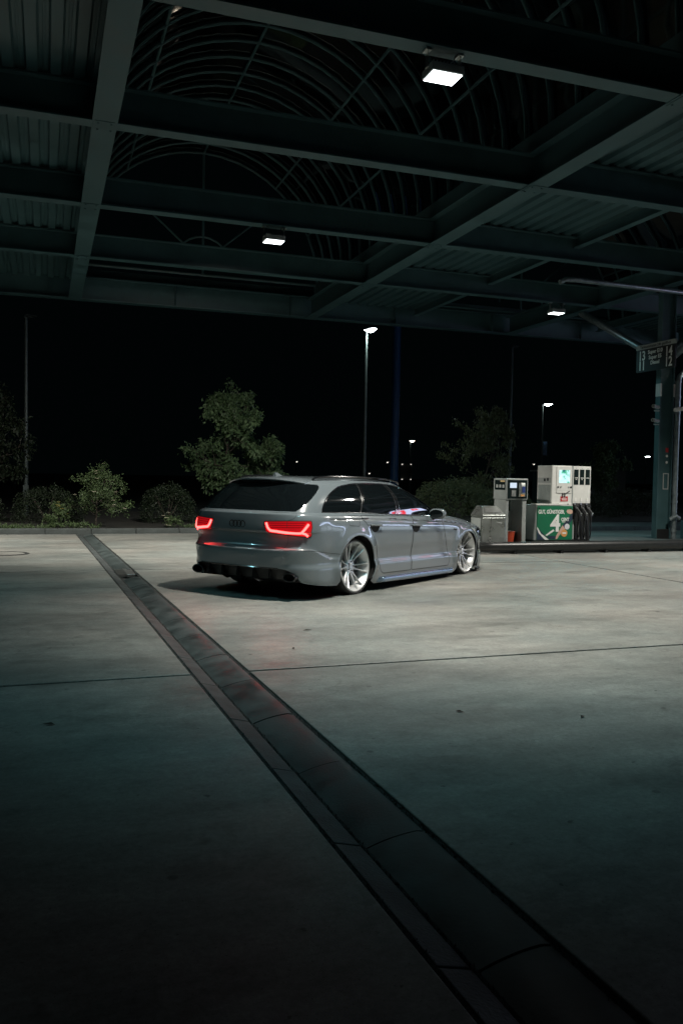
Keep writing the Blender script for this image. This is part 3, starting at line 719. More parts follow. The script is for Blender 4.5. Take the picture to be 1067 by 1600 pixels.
for sd in 'RL':
    tl = E_(1, 'tail_light', M_lensr, car, sd, .003); tag(tl, 'glowing red tail light with bright light strip')
    pipe = smoothpoly([(.418, .828), (.442, .775), (.474, .744)], 5)[:-1] + smoothpoly([(.474, .744), (.56, .737), (.673, .730), (.80, .727), (.836, .731)], 4)[:-1] + smoothpoly([(.836, .731), (.868, .765), (.915, .824)], 4)
    stube(lower, pipe, .0135, 'light_strip', M_strip, tl, sd, .005)
    stube(lower, smoothpoly([(.838, .730), (.868, .712), (.892, .690)], 4), .0135, 'light_strip', M_strip, tl, sd, .005)
    for zz in (.775, .800, .825):
        ribbon(lower, dens([(.46 - (zz - .775) * .4, zz), (.66, zz + .008), (.85 + (zz - .775) * .5, zz + .012)], .03, False), .006, 'lens_rib', M_lensd, tl, sd, .0036)
    ribbon(lower, dens(tail + tail[:1], .02, False), .008, 'lens_edge', M_gapm, tl, sd, .0035)
    ribbon(lower, [(.672, .700), (.673, .78), (.674, .857)], .004, 'lens_split', M_gapm, tl, sd, .0042)
    ld = bpy.data.lights.new('tail_glow', 'SPOT'); ld.energy = 5; ld.color = (1, .03, .03); ld.spot_size = R(110); ld.spot_blend = 1; ld.shadow_soft_size = .12
    lo = bpy.data.objects.new('tail_glow', ld); lo.location = (-1.12, (-.55 if sd == 'R' else .55), .81); lo.rotation_euler = Vector((-1, 0, -.55)).to_track_quat('-Z', 'Y').to_euler(); link(lo, tl)
    rd = E_(5, 'rear_door', M_paint, car, sd); fd = E_(6, 'front_door', M_paint, car, sd)
    ff = E_(4, 'fuel_flap', M_paint, car, sd)
    for k, dr, x0 in ((2, rd, 2.055), (3, fd, 3.06)):
        E_(k, 'handle_recess', M_gapm, dr, sd, .0008)
        zc = .792 if k == 2 else .772
        stube(lower, smoothpoly([(x0 - .012, zc + .004), (x0 + .03, zc + .006), (x0 + .12, zc + .003), (x0 + .21, zc - .001), (x0 + .245, zc - .006)], 4), [.006] + [.012] * 15 + [.006] * 1, 'handle', M_paint, dr, sd, .022, 8)
    for pl_ in (rdoor, fdoor, fuel):
        ribbon(lower, dens(pl_ + pl_[:1], .025, False), .009 if pl_ is not fuel else .005, 'panel_gap', M_gapm, car, sd)
    ribbon(lower, dens([(.655, .529), (.80, .533), (.95, .531), (1.20, .499), (SX(-.352), .473)], .03, False), .005, 'panel_gap', M_gapm, car, sd)
    # wheel-arch lips
    for (xc, zc, r) in ((0, .315, AR), (2.912, .30, AFr)):
        stube(lower, arch(xc, zc, r, 205, -25), .007, 'arch_lip', M_paint, car, sd, -.004)
    # side skirt blade
    n = 40; xs = np.linspace(.42, 2.50, n); mb = MB(); sg_ = -1 if sd == 'R' else 1
    prof = [(.885, .178), (.940, .172), (.951, .163), (.9555, .145), (.9575, .125), (.956, .110), (.930, .102), (.885, .096)]
    vs = []
    for x in xs:
        t = min(1, (x - .42) / .12, (2.50 - x) / .06)
        for (a, b) in prof: vs.append((x, sg_ * (.885 + (a - .885) * (.25 + .75 * max(t, 0))), rake(x, b - .02)))
    kk = len(prof); fs = [(i * kk + j, i * kk + j + 1, (i + 1) * kk + j + 1, (i + 1) * kk + j) for i in range(n - 1) for j in range(kk - 1)]
    mb.add(vs, fs).build('side_skirt', M_skirt, car, smooth=True, angle=60)
ribbon(lower, dens([p for p in tgate if p[0] >= 0], .02, False), .0032, 'panel_gap', M_gapm, tailgate, 'B')
# bonnet and deck closing the lower body
mb = MB(); cols_ = np.concatenate([np.linspace(0, S1, 30), np.arange(S1 + .05, S2, .08), np.linspace(S2, S3, 24)]); K = 9
edge = lower(cols_, np.array([float(zbs(s)) for s in cols_])); vs = []
for i, e in enumerate(edge):
    xx = e[0]; cr = .035 * sm(2.2, 2.7, xx) + .002
    for k in range(-K, K + 1):
        t = k / K; vs.append((xx, abs(e[1]) * t, e[2] - .001 + cr * (1 - abs(t) ** 2.2)))
W_ = 2 * K + 1
fs = [(i * W_ + k, i * W_ + k + 1, (i + 1) * W_ + k + 1, (i + 1) * W_ + k) for i in range(len(edge) - 1) for k in range(W_ - 1)]
mb.add(vs, fs).build('bonnet', M_paint, car, smooth=True, angle=60)
# ---- greenhouse
trow = np.linspace(0, 1, 32); qcol = np.concatenate([np.linspace(0, Q1, 44), np.arange(Q1 + .04, Q2, .045), np.linspace(Q2, Q3, 40)])
uu, vv = np.meshgrid(qcol, trow, indexing='ij'); ggrid = np.stack([uu.ravel(), vv.ravel()], -1)
gdom = dens([(0, 0), (Q3, 0), (Q3, 1), (0, 1)], .04)
T0 = .035
qwin = [(1.752, T0)] + [(1.045, T0)] + smoothpoly([(1.045, T0), (1.055, .25), (1.155, .50), (1.41, .725), (1.72, .812), (2.13, .868)], 5)[1:]
rwin = [(1.800, T0), (2.275, .873), (2.75, .890), (3.26, .888), (2.562, T0)]
fwin = [(2.675, T0), (3.385, .888)] + smoothpoly([(3.385, .888), (3.60, .868), (3.78, .79), (3.88, .63), (3.90, .42), (3.86, .20), (3.78, T0)], 5)[1:]
dlo = [(1.015, .004)] + smoothpoly([(1.015, .004), (1.022, .25), (1.125, .53), (1.39, .765), (1.71, .855), (2.13, .912), (2.75, .932), (3.30, .930), (3.62, .912), (3.83, .82), (3.93, .64), (3.945, .42), (3.91, .2), (3.83, .004)], 5)[1:]
rglass = [(-.02, .03), (.655, .03)] + smoothpoly([(.655, .03), (.74, .22), (.84, .52), (.905, .76), (.88, .86)], 4)[1:] + smoothpoly([(.88, .86), (.6, .92), (.3, .945), (-.02, .95)], 4)[1:]
wsc = [(4.02, .05), (4.9, .05), (4.9, .955), (4.10, .94), (4.03, .6)]
gp = [('q', qwin), ('r', rwin), ('f', fwin), ('g', rglass), ('w', wsc), ('d', dlo)]
gp = [(n, dens(p, .035)) for n, p in gp]
GU, GF, gi = regions(green, ggrid, gdom, gp)
def green_c(q, t): return green(q, np.clip(t, 0, 1))
Eg = lambda k, name, mt, side, off=0.0: emit(green, GU, GF[gi == k], name, mt, car, side, off, .004)
Eg(0, 'cabin_shell', M_paint, 'B'); rg = Eg(4, 'rear_window', M_glass, 'B', .001); Eg(5, 'windscreen', M_glass, 'B', .001)
for sd in 'RL':
    Eg(1, 'quarter_window', M_glass, sd, -.002); Eg(2, 'door_window', M_glass, sd, -.002); Eg(3, 'door_window', M_glass, sd, -.002)
    Eg(6, 'window_frame', M_glossblk, sd, .002)
    stube(green_c, [p for p in dens(dlo + dlo[:1], .03, False)], .0045, 'window_trim', M_glossblk, car, sd, .003)
    stube(green_c, dens([(1.015, .018), (3.83, .018)], .05, False), .007, 'belt_strip', M_glossblk, car, sd, .004)
    stube(green_c, dens([(1.772, .02), (2.16, .90)], .05, False), .005, 'window_pillar', M_trim, car, sd, .004)
for sd in 'RL':
    for a_, b_ in (((2.575, .02), (3.275, .905)), ((2.66, .02), (3.37, .905))): stube(green_c, dens([a_, b_], .05, False), .0032, 'pillar_trim', M_trim, car, sd, .003)
# roof cap
cols_ = np.concatenate([np.linspace(0, Q1, 30), np.arange(Q1 + .05, Q2, .07), np.linspace(Q2, Q3, 28)]); edge = green(cols_, np.ones_like(cols_)); vs = []
for e in edge:
    zc = rake(e[0], float(ZC(e[0])))
    for k in range(-K, K + 1):
        t = k / K; ye = abs(e[1]); d = zc - e[2]
        vs.append((e[0], ye * t, zc - d * abs(t) ** 2.6 - (0 if ye > .02 else 0)))
fs = [(i * W_ + k, i * W_ + k + 1, (i + 1) * W_ + k + 1, (i + 1) * W_ + k) for i in range(len(edge) - 1) for k in range(W_ - 1)]
# fade the crown towards both ends so that the cap meets the shell
vv_ = []
for i, e in enumerate(edge):
    d = rake(e[0], float(ZC(e[0]))) - e[2]; fac = min(1, max(0, (e[0] + .67) / .25), max(0, (1.68 - e[0]) / .35)); fac = fac * fac * (3 - 2 * fac)
    for k in range(W_):
        p = vs[i * W_ + k]; vv_.append((p[0], p[1], e[2] + (p[2] - e[2]) * (.25 + .75 * fac)))
roof = MB().add(vv_, fs).build('roof', M_paint, car, smooth=True, angle=50)
# roof spoiler over the rear window
n = 25; vs = []
for i in range(n):
    t = -1 + 2 * i / (n - 1); yy = .585 * t; c = abs(t) ** 2.4
    xb = -.765 + .17 * c; xa = -.55 + .16 * c; zt_ = rake(-.6, 1.352) - .050 * abs(t) ** 2.6
    for (x, z) in ((xa, zt_ + .007), (xb + .06, zt_ - .004), (xb, zt_ - .020), (xb + .004, zt_ - .034), (xa - .02, zt_ - .046)): vs.append((x, yy, z))
fs = [(i * 5 + k, i * 5 + k + 1, (i + 1) * 5 + k + 1, (i + 1) * 5 + k) for i in range(n - 1) for k in range(4)] + [(0, 1, 2, 3, 4), tuple((n - 1) * 5 + k for k in (4, 3, 2, 1, 0))]
MB().add(vs, fs).build('roof_spoiler', M_paint, car, smooth=True, angle=40)
MB().box(-.712, -.70, -.16, .16, rake(-.7, 1.300), rake(-.7, 1.312)).build('brake_light_bar', M_lensr if False else M_glossblk, car)
# roof rails, aerial
for s in (-1, 1):
    pts = [(-.42, s * .565, rake(-.42, 1.325)), (-.36, s * .567, rake(-.36, 1.352)), (-.1, s * .575, rake(-.1, 1.372)), (.5, s * .585, rake(.5, 1.382)), (1.1, s * .585, rake(1.1, 1.374)), (1.42, s * .575, rake(1.42, 1.347)), (1.5, s * .57, rake(1.5, 1.318))]
    sp = smoothpoly(pts, 5); MB().tube(sp, .014, 8).build('roof_rail', M_glossblk, car, smooth=True)
fin = MB().add([(-.50, -.03, 0), (-.50, .03, 0), (-.30, 0, 0), (-.49, -.008, .052), (-.49, .008, .052), (-.46, 0, .054)], [(0, 1, 4, 3), (0, 3, 5, 2), (1, 2, 5, 4), (3, 4, 5)])
o = fin.build('aerial_fin', M_paint, car); o.location = (.06, 0, rake(-.35, 1.358))
# four interlocked rings on the tailgate
bd = empty('badge', (-1.094, 0, rake(-1.09, .802)), 0, car)
for i in range(4):
    yy = .0815 - i * .0545
    MB().tube([(0, yy + .036 * math.cos(2 * PI * k / 28), .036 * math.sin(2 * PI * k / 28)) for k in range(28)], .0052, 6, closed=True).build('ring', M_glossblk, bd, smooth=True)
# parking sensors
for yy, zz in ((-.62, .44), (-.24, .455), (.24, .455), (.62, .44)):
    s = np.interp(abs(yy), [0, .9], [0, .95]); p = lower(s, zz)
    MB().lathe([(0, -.004), (.010, -.003), (.012, .004)], 12, 'x', (float(p[0]), float(math.copysign(p[1], yy)), float(p[2]))).build('parking_sensor', M_paint, bumper)
# diffuser, fins, exhaust
dfs = []; ysd = np.linspace(-.77, .77, 41)
def rearx(y_, z_): 
    s = np.linspace(0, S1, 200); P = lower(s, np.full(200, z_)); return float(np.interp(abs(y_), -P[:, 1], P[:, 0]))
dfz = [(.335, .012), (.30, .05), (.24, .07), (.19, .08), (.165, .16)]
vs = [(rearx(y_, max(z_, .2)) + d_, y_, rake(-1.05, z_ + (.02 if abs(y_) > .66 and z_ < .2 else 0))) for y_ in ysd for (z_, d_) in dfz]
fs = [(i * 5 + k, i * 5 + k + 1, (i + 1) * 5 + k + 1, (i + 1) * 5 + k) for i in range(40) for k in range(4)]
dif = MB().add(vs, fs).build('diffuser', M_glossblk if False else M_black, car, smooth=True)
for yy in (-.46, -.24, 0, .24, .46):
    zb_ = .150 if abs(yy) < .4 else .17
    MB().add([(rearx(yy, .3) + .02, yy + s_ * .007, rake(-1, .325)) for s_ in (-1, 1)] + [(rearx(yy, .3) + .005, yy + s_ * .007, rake(-1, .20)) for s_ in (-1, 1)] + [(rearx(yy, .3) + .10, yy + s_ * .007, rake(-1, zb_)) for s_ in (-1, 1)] + [(-.75, yy + s_ * .007, rake(-1, zb_)) for s_ in (-1, 1)],
             [(0, 1, 3, 2), (2, 3, 5, 4), (4, 5, 7, 6), (0, 2, 4, 6), (1, 7, 5, 3), (0, 6, 7, 1)]).build('fin', M_glossblk, dif)
stube(lower, [(s, .322) for s in np.linspace(0, .58, 20)], .007, 'diffuser_edge', M_glossblk, dif, 'B', .001)
for sg_ in (-1, 1):
    xx = rearx(.70, .3); pts = [(xx - .0, sg_ * .70 + .085 * math.cos(t), rake(-1, .226) + .045 * math.sin(t)) for t in np.linspace(0, 2 * PI, 32, endpoint=False)]
    ex = MB().tube(pts, .009, 6, closed=True); 
    ring = [(p[0] + .005, p[1], p[2]) for p in pts]; back = [(p[0] + .16, sg_ * .70 + (p[1] - sg_ * .70) * .9, p[2]) for p in pts]
    ex.add(ring + back, [(i, (i + 1) % 32, 32 + (i + 1) % 32, 32 + i) for i in range(32)])
    e_ = ex.build('exhaust_tip', M_glossblk, car, smooth=True)
    MB().add([(p[0] + .13, sg_ * .70 + (p[1] - sg_ * .70) * .95, p[2]) for p in pts], [tuple(range(32))]).build('exhaust_bore', M_dark, e_)
# underbody, inner wheel wells
ub = MB().box(-.85, 3.7, -.62, .62, .20, .60)
ub.box(.42, 2.5, -.86, .86, .10, .75); ub.box(-.90, -.42, -.70, .70, .20, .75); ub.box(3.34, 3.65, -.7, .7, .1, .6)
ub.build('underbody', M_dark, car)
for xc, zc, r in ((0, .315, AR + .012), (2.912, .30, AFr + .012)):
    for sd in (-1, 1):
        vs = [(xc + r * math.cos(t), sd * yy, rake(xc, zc) + r * math.sin(t)) for yy in (.60, .925) for t in np.linspace(-.5, PI + .5, 26)]
        MB().add(vs, [(i, i + 1, 26 + i + 1, 26 + i) for i in range(25)]).build('wheel_liner', M_dark, car)
# mirrors
for s in (-1, 1):
    mm = empty('wing_mirror', (1.86, s * .96, rake(1.86, .915)), 0, car)
    b = bmesh.new(); bmesh.ops.create_uvsphere(b, u_segments=20, v_segments=12, radius=1)
    for v in b.verts:
        x, y_, z = v.co; q = 2.6
        f = (abs(x) ** q + abs(y_) ** q + abs(z) ** q) ** (-1 / q)
        v.co = (x * f * .075 + .02 * (x > 0) * 0, y_ * f * .125 + s * .03, z * f * .072 + .012); 
        if x < 0: v.co.x *= .45
    me = bpy.data.meshes.new('mirror_shell'); b.to_mesh(me); b.free(); me.polygons.foreach_set('use_smooth', [True] * len(me.polygons)); me.materials.append(M_paint)
    link(bpy.data.objects.new('mirror_shell', me), mm)
    g = MB().add([(-.036, s * .03 + .105 * math.cos(t), .012 + .056 * math.sin(t)) for t in np.linspace(0, 2 * PI, 24, endpoint=False)], [tuple(range(24))]).build('mirror_glass', M_glass, mm)
    MB().tube([(.02, -s * .09, -.055), (.015, 0, -.045)], .022, 8).build('mirror_arm', M_glossblk, mm, smooth=True)
# headlight end, front lip, fender badge
for sd in 'RL':
    emit(lower, *(lambda a: (a[0], a[1][a[2] == 1]))(regions(lower, np.array([(s, z) for s in np.linspace(S2 - .12, S2 + .75, 22) for z in np.linspace(.52, .72, 10)]), dens([(S2 - .2, .45), (S2 + .9, .45), (S2 + .9, .76), (S2 - .2, .76)], .1), [('h', dens(roundpoly([(S2 - .10, .66), (S2 + .1, .70), (S2 + .55, .665), (S2 + .7, .58), (S2 + .3, .555), (S2 + .1, .575)], .03), .04))])), 'headlight', M_glass, car, sd, .003)
    ribbon(lower, [(SX(2.46), .70), (SX(2.56), .692)], .022, 'fender_vent', M_gapm, car, sd, .002)
lip = MB().tube([(3.30 + .50 * math.cos(t) ** .8, .88 * math.sin(t) , rake(3.6, .085)) if math.cos(t) > 0 else (3.30, .88 * math.sin(t), rake(3.3, .085)) for t in np.linspace(-PI / 2, PI / 2, 25)], .018, 6)
lip.build('front_lip', M_black, car, smooth=True)
# ---- wheels
def wheel(loc, outer, camber):
    w_ = empty('wheel', loc, 0, car); Rt = .338; Ri = .302
    # profile (radius, axial); axial grows inwards, outer face at 0
    s = -1 if outer < 0 else 1
    ax = lambda a: -s * a
    MB().lathe([(Ri - .012, ax(.02)), (Ri + .004, ax(.004)), (Rt - .018, ax(-.004)), (Rt - .005, ax(.012)), (Rt, ax(.035)), (Rt, ax(.22)), (Rt - .01, ax(.245)), (Ri, ax(.25))], 56, 'y').build('tyre', M_tyre, w_, smooth=True, angle=50)
    MB().lathe([(Ri - .0, ax(.012)), (Ri + .003, ax(.002)), (Ri - .008, ax(-.003)), (Ri - .018, ax(.006)), (Ri - .026, ax(.03)), (Ri - .05, ax(.06)), (Ri - .055, ax(.22)), (Ri - .01, ax(.245))], 56, 'y').build('rim', M_rim, w_, smooth=True, angle=40)
    hub = MB().lathe([(0, ax(.062)), (.028, ax(.060)), (.034, ax(.064)), (.036, ax(.070)), (.075, ax(.070)), (.085, ax(.085)), (.085, ax(.13))], 30, 'y')
    hub = hub.build('hub', M_rim, w_, smooth=True, angle=35)
    nb = MB()
    for k in range(5):
        t = 2 * PI * k / 5; nb.cyl((.056 * math.cos(t), ax(.058), .056 * math.sin(t)), (.056 * math.cos(t), ax(.075), .056 * math.sin(t)), .009, 6)
    nb.build('wheel_bolt', M_disc, hub)
    for k in range(12):
        a = 2 * PI * (k + .25) / 12 + (.07 if k % 2 else -.07)
        ca, sa = math.cos(a), math.sin(a); mb = MB(); vs = []
        for (r, hw, d, th) in ((.060, .0135, .074, .05), (.11, .0092, .070, .045), (.18, .0075, .048, .038), (.24, .0085, .024, .034), (.272, .0115, .010, .034), (.286, .014, .006, .034)):
            for (hh, dd) in ((-hw, d + .006), (-hw * .55, d), (hw * .55, d), (hw, d + .006), (hw * .8, d + th), (-hw * .8, d + th)):
                vs.append((r * ca - hh * sa, ax(dd), r * sa + hh * ca))
        fs = [(i * 6 + j, i * 6 + (j + 1) % 6, (i + 1) * 6 + (j + 1) % 6, (i + 1) * 6 + j) for i in range(5) for j in range(6)]
        mb.add(vs, fs).build('spoke', M_rim, w_, smooth=True, angle=30)
    MB().lathe([(.06, ax(.125)), (.185, ax(.125)), (.185, ax(.15)), (.06, ax(.15))], 36, 'y').build('brake_disc', M_disc, w_)
    MB().box(.08, .19, *sorted((ax(.10), ax(.17))), -.08, .10).build('brake_caliper', M_black, w_, bevel=.01)
    MB().lathe([(0, ax(.17)), (Ri - .05, ax(.17))], 30, 'y').build('wheel_back', M_dark, w_)
    w_.rotation_euler = (R(camber) * (1 if s < 0 else -1) * -1, 0, 0)
for (x, zc) in ((0, .334), (2.912, .334)):
    for s in (-1, 1): wheel((x, s * .905, zc), s, 3.0 if x == 0 else 2.0)
# ================================================================== PUMP ISLAND
isl = empty('pump_island', (11, 14.9, 0)); tag(isl, 'raised concrete pump island with black tubular bumper rail', 'island')
def ip(mb, n, mt, **k): o = mb.build(n, mt, isl, **k); o.location = (-11, -14.9, 0); return o
pts = []
x0, x1, y0, y1, r = 7.72, 18.0, 14.12, 15.95, .35
for (cx_, cy_, a) in ((x1 - r, y0 + r, -90), (x1 - r, y1 - r, 0), (x0 + r, y1 - r, 90), (x0 + r, y0 + r, 180)):
    for i in range(7): pts.append((cx_ + r * math.cos(R(a + 15 * i)), cy_ + r * math.sin(R(a + 15 * i))))
ip(MB().prism(pts, -.06, .15), 'island_slab', M_kerb, bevel=.012)
ip(MB().box(10.6, 12.4, 14.20, 14.34, .152, .166), 'edge_plate', M_alu, bevel=.004)
path = [(x1, 13.95, .14), (7.86, 13.95, .14)] + [(7.86 - .34 * math.sin(R(a)), 14.29 - .34 * math.cos(R(a)), .14) for a in range(15, 91, 15)] + [(7.52, 15.6, .14)]
ip(MB().tube(path, .092, 16), 'bumper_rail', M_rubber, smooth=True)
for xx in np.arange(8.35, 18, 1.02): ip(MB().box(xx - .03, xx + .03, 13.90, 14.13, -.01, .09), 'rail_bracket', M_black)

# ---- fuel pump
pu = thing('fuel_pump', 'white fuel pump with lit screen, green poster and three hanging nozzles', 'pump', (9.75, 14.72, .15))
FY = -.32                                    # front face, local
M_green = mat('poster_green', (.008, .14, .065), .4, var=.12, vscale=4)
M_navy = mat('poster_navy', (.02, .035, .06), .45)
M_skin = mat('poster_skin', (.55, .36, .28), .5)
M_orange = mat('sticker_orange', (.62, .30, .10), .45)
M_lilac = mat('sticker_white', (.62, .62, .66), .45)
M_display = mat('display_black', (.012, .020, .020), .12)
M_hose = mat('hose_rubber', (.008, .009, .009), .38)
# lower cabinet with the poster
MB().box(-.66, .18, FY, .30, .06, .76).build('lower_cabinet', M_grey, pu, bevel=.012)
MB().box(-.66, .62, FY + .03, .28, 0, .06).build('plinth', M_black, pu)
MB().box(-.67, -.10, FY - .01, FY + .2, .76, .785).build('cabinet_shelf', M_white, pu, bevel=.004)
po = MB().box(-.64, .165, FY - .012, FY - .003, .075, .745).build('poster', M_green, pu)
RF = (PI / 2, 0, 0)
def flat(nm, poly, mt, d, par=po):
    return MB().prism(poly, 0, .0012, Matrix(((1, 0, 0, 0), (0, 0, 1, FY - .012 - d), (0, 1, 0, 0), (0, 0, 0, 1)))).build(nm, mt, par)
text('lettering', 'GUT, GÜNSTIGER,', .105, M_print_w, po, (-.32, FY - .014, .625), RF, .003, sx=.70)
text('lettering', '4', .46, M_print_w, po, (-.225, FY - .014, .385), RF, .014, sx=.95)
text('lettering', 'CENT', .088, M_print_w, po, (-.005, FY - .014, .475), RF, .003, sx=.8)
flat('print_line', [(-.075, .422), (.065, .418), (.065, .432), (-.075, .436)], M_print_w, .001)
def circ(cx_, cz_, r, n=22): return [(cx_ + r * math.cos(2 * PI * i / n), cz_ + r * math.sin(2 * PI * i / n)) for i in range(n)]
flat('sleeve', [(.165, .62), (.06, .50), (-.06, .36), (.0, .29), (.12, .42), (.165, .47)], M_navy, .001)
flat('hand', [(.05, .60), (.02, .64), (.04, .675), (.12, .68), (.165, .655), (.165, .60), (.11, .585)], M_skin, .0022)
flat('arm', [(-.06, .36), (-.20, .16), (-.215, .09), (-.18, .085), (-.14, .15), (.0, .29)], M_skin, .0022)
flat('swoosh', [(-.45, .165), (-.27, .285), (-.245, .25), (-.41, .155)], M_print_w, .0022)
flat('corner_fold', [(-.64, .32), (-.36, .076), (-.64, .076)], M_navy, .001)
flat('corner_edge', [(-.64, .335), (-.55, .20), (-.36, .076), (-.46, .076), (-.595, .20), (-.64, .29)], M_print_w, .0022)
flat('floor_patch', [(-.41, .155), (-.20, .15), (-.215, .09), (-.36, .085)], M_navy, .001)
flat('round_sticker', circ(.045, .335, .058), M_lilac, .0032); flat('round_sticker', circ(-.02, .205, .074), M_orange, .0044)
flat('print_line', [(-.065, .19), (.025, .19), (.025, .222), (-.065, .222)], M_print_w, .0056)
for sx_ in (-.60, .12):
    MB().lathe([(0, -.012), (.016, -.010), (.018, 0)], 10, 'y', (sx_, FY - .012, .70)).build('poster_knob', M_black, po)
# tower with the screen
tw = MB().box(-.29, .18, FY + .05, .26, .785, 1.545).build('tower', M_white, pu, bevel=.012)
MB().box(-.294, -.289, FY + .09, .22, .82, 1.16).build('side_vent_panel', M_grey, tw)
vt = MB()
for i in range(7): vt.box(-.298, -.294, FY + .12 + i * .06, FY + .145 + i * .06, .84, 1.14)
vt.build('vent_slat', M_grey, tw)
MB().box(-.295, -.289, FY + .08, .24, 1.20, 1.30).build('notice', M_print_g, tw)
for (a, b) in ((-.16, 1.27), (-.05, 1.26)): MB().box(-.298, -.2952, a, a + .06, b - .03, b + .025).build('notice_mark', M_print_k, tw)
sf = FY + .05
MB().box(-.19, .165, sf - .012, sf - .001, 1.0, 1.525).build('screen_bezel', M_white, tw, bevel=.003)
# lit screen with a bright advert picture
ms = bpy.data.materials.new('lit_screen'); ms.use_nodes = True; N = ms.node_tree.nodes; Lk = ms.node_tree.links; N.clear()
out = N.new('ShaderNodeOutputMaterial'); e = N.new('ShaderNodeEmission'); rp = N.new('ShaderNodeValToRGB'); nz = N.new('ShaderNodeTexNoise'); tc = N.new('ShaderNodeTexCoord')
nz.inputs['Scale'].default_value = 9; nz.inputs['Detail'].default_value = 3
cr = rp.color_ramp; cr.elements[0].position = .30; cr.elements[0].color = (.03, .16, .20, 1); cr.elements[1].position = .68; cr.elements[1].color = (.75, 1, .95, 1)
a = cr.elements.new(.42); a.color = (.10, .55, .30, 1); a = cr.elements.new(.52); a.color = (.55, .9, .95, 1)
Lk.new(tc.outputs['Object'], nz.inputs['Vector']); Lk.new(nz.outputs['Fac'], rp.inputs['Fac']); Lk.new(rp.outputs['Color'], e.inputs['Color']); e.inputs['Strength'].default_value = 1.15; Lk.new(e.outputs[0], out.inputs['Surface'])
MB().box(-.135, .115, sf - .015, sf - .0125, 1.20, 1.46).build('screen', ms, tw)
for xx in (-.155, -.09, .09, .145):
    MB().lathe([(0, -.012), (.018, -.011), (.02, 0)], 12, 'y', (xx, sf - .012, 1.12)).build('keyhole', M_black if abs(xx) > .12 else M_grey, tw)
MB().box(-.185, .16, sf - .0135, sf - .012, 1.055, 1.06).build('seam', M_print_g, tw)
text('lettering', '12', .115, M_print_k, tw, (-.02, sf - .013, .955), RF, .004, sx=.8)
flat('nozzle_mark', [(.03, 1.00), (.10, 1.045), (.13, 1.05), (.10, 1.02), (.05, .985)], M_print_k, -.047, tw)
rl = MB().box(-.085, .085, sf - .006, sf - .001, .835, .935).build('red_notice', M_red, tw)
for zz, hw in ((.912, .03), (.888, .06), (.864, .055)): MB().box(-hw, hw, sf - .0085, sf - .0065, zz - .006, zz + .006).build('print_line', M_print_w, rl)
MB().box(-.14, .16, sf - .03, sf - .001, .762, .80).build('receipt_slot', M_white, tw, bevel=.003)
MB().box(.06, .085, sf - .034, sf - .03, .772, .79).build('slot_button', M_black, tw)
# nozzle module
nm = MB().box(.205, .625, FY + .06, .26, .06, 1.54).build('nozzle_module', M_white, pu, bevel=.012)
nf = FY + .06
MB().box(.185, .203, FY + .05, .26, .06, 1.545).build('module_joint', M_grey, pu)
for i, s in enumerate(('SUPER E10', 'SUPER E5', 'DIESEL')):
    xc = .275 + i * .135
    d = MB().box(xc - .052, xc + .052, nf - .008, nf - .001, 1.17, 1.475).build('price_display', M_display, nm, bevel=.003)
    text('lettering', s.split()[0], .026, M_print_w, d, (xc, nf - .0095, 1.305), RF, .0006)
    if ' ' in s: text('lettering', s.split()[1], .026, M_print_w, d, (xc, nf - .0095, 1.275), RF, .0006)
    MB().box(xc - .018, xc + .018, nf - .006, nf - .001, .84, .91).build('fuel_tag', M_print_w, nm)
    MB().lathe([(0, -.004), (.008, -.004), (.008, 0)], 8, 'y', (xc, nf - .002, 1.50)).build('screw', M_grey, nm)
MB().box(.215, .615, nf - .006, nf - .001, .07, .80).build('nozzle_bay', M_black, nm)
for i in range(3):
    xc = .275 + i * .135
    nz_ = empty('nozzle', (xc, nf - .05, .62), 0, pu)
    MB().box(-.05, .05, -.015, .045, .06, .15).build('holster', M_black, nz_, bevel=.008)
    MB().tube([(-.035, .01, .13), (-.02, -.025, .05), (.01, -.05, -.03), (.03, -.055, -.10), (.035, -.045, -.17)], [.022, .027, .026, .022, .020], 10).build('nozzle_body', M_black, nz_, smooth=True)
    MB().tube([(-.03, -.06, .10), (.03, -.085, .0), (.05, -.085, -.07)], .008, 6).build('trigger_guard', M_alu, nz_, smooth=True)
    MB().tube([(-.035, .01, .13), (-.045, .01, .19)], .013, 8).build('spout', M_alu, nz_, smooth=True)
    MB().lathe([(0, -.07), (.014, -.068), (.017, -.05), (.0, -.05)], 10, 'y', (.055, -.02, -.02)).build('splash_cap', M_grey, nz_)
    # the hose drops to the plinth and comes back up into the module
    pts = smoothpoly([(.035, -.045, -.17), (.036, -.05, -.28), (.030, -.05, -.44), (.012, -.045, -.525), (-.02, -.045, -.525), (-.036, -.045, -.44), (-.04, -.03, -.2), (-.04, .03, .0)], 5)
    MB().tube(pts, .0135, 8).build('hose', M_hose, nz_, smooth=True)
    MB().box(xc - .062, xc - .030, nf - .012, nf - .007, .08, .48).build('bay_strip', M_grey, nm)
# ---- payment terminal
te = thing('payment_terminal', 'grey card payment terminal on two panel legs left of the pump', 'terminal', (8.62, 14.78, .15))
MB().box(-.165, -.105, -.30, .16, 0, 1.27).build('side_panel', M_grey, te, bevel=.008)
MB().box(.20, .29, -.30, .16, 0, 1.27).build('side_panel', M_grey, te, bevel=.008)
MB().box(-.10, .20, .08, .16, 0, .62).build('back_panel', M_grey, te)
hd = MB().box(-.175, .30, -.33, .18, .86, 1.275).build('terminal_head', M_grey, te, bevel=.012)
MB().box(-.150, .275, -.339, -.331, .885, 1.245).build('front_plate', M_display, hd)
MB().box(-.181, -.176, -.28, .12, 1.05, 1.24).build('side_display', M_display, hd)
for i in range(3):
    MB().box(-.184, -.1815, -.25 + i * .12, -.18 + i * .12, 1.09, 1.15).build('side_digit', M_print_g, hd)
M_scr2 = emis('small_screen', (.72, .85, 1.0), .95)
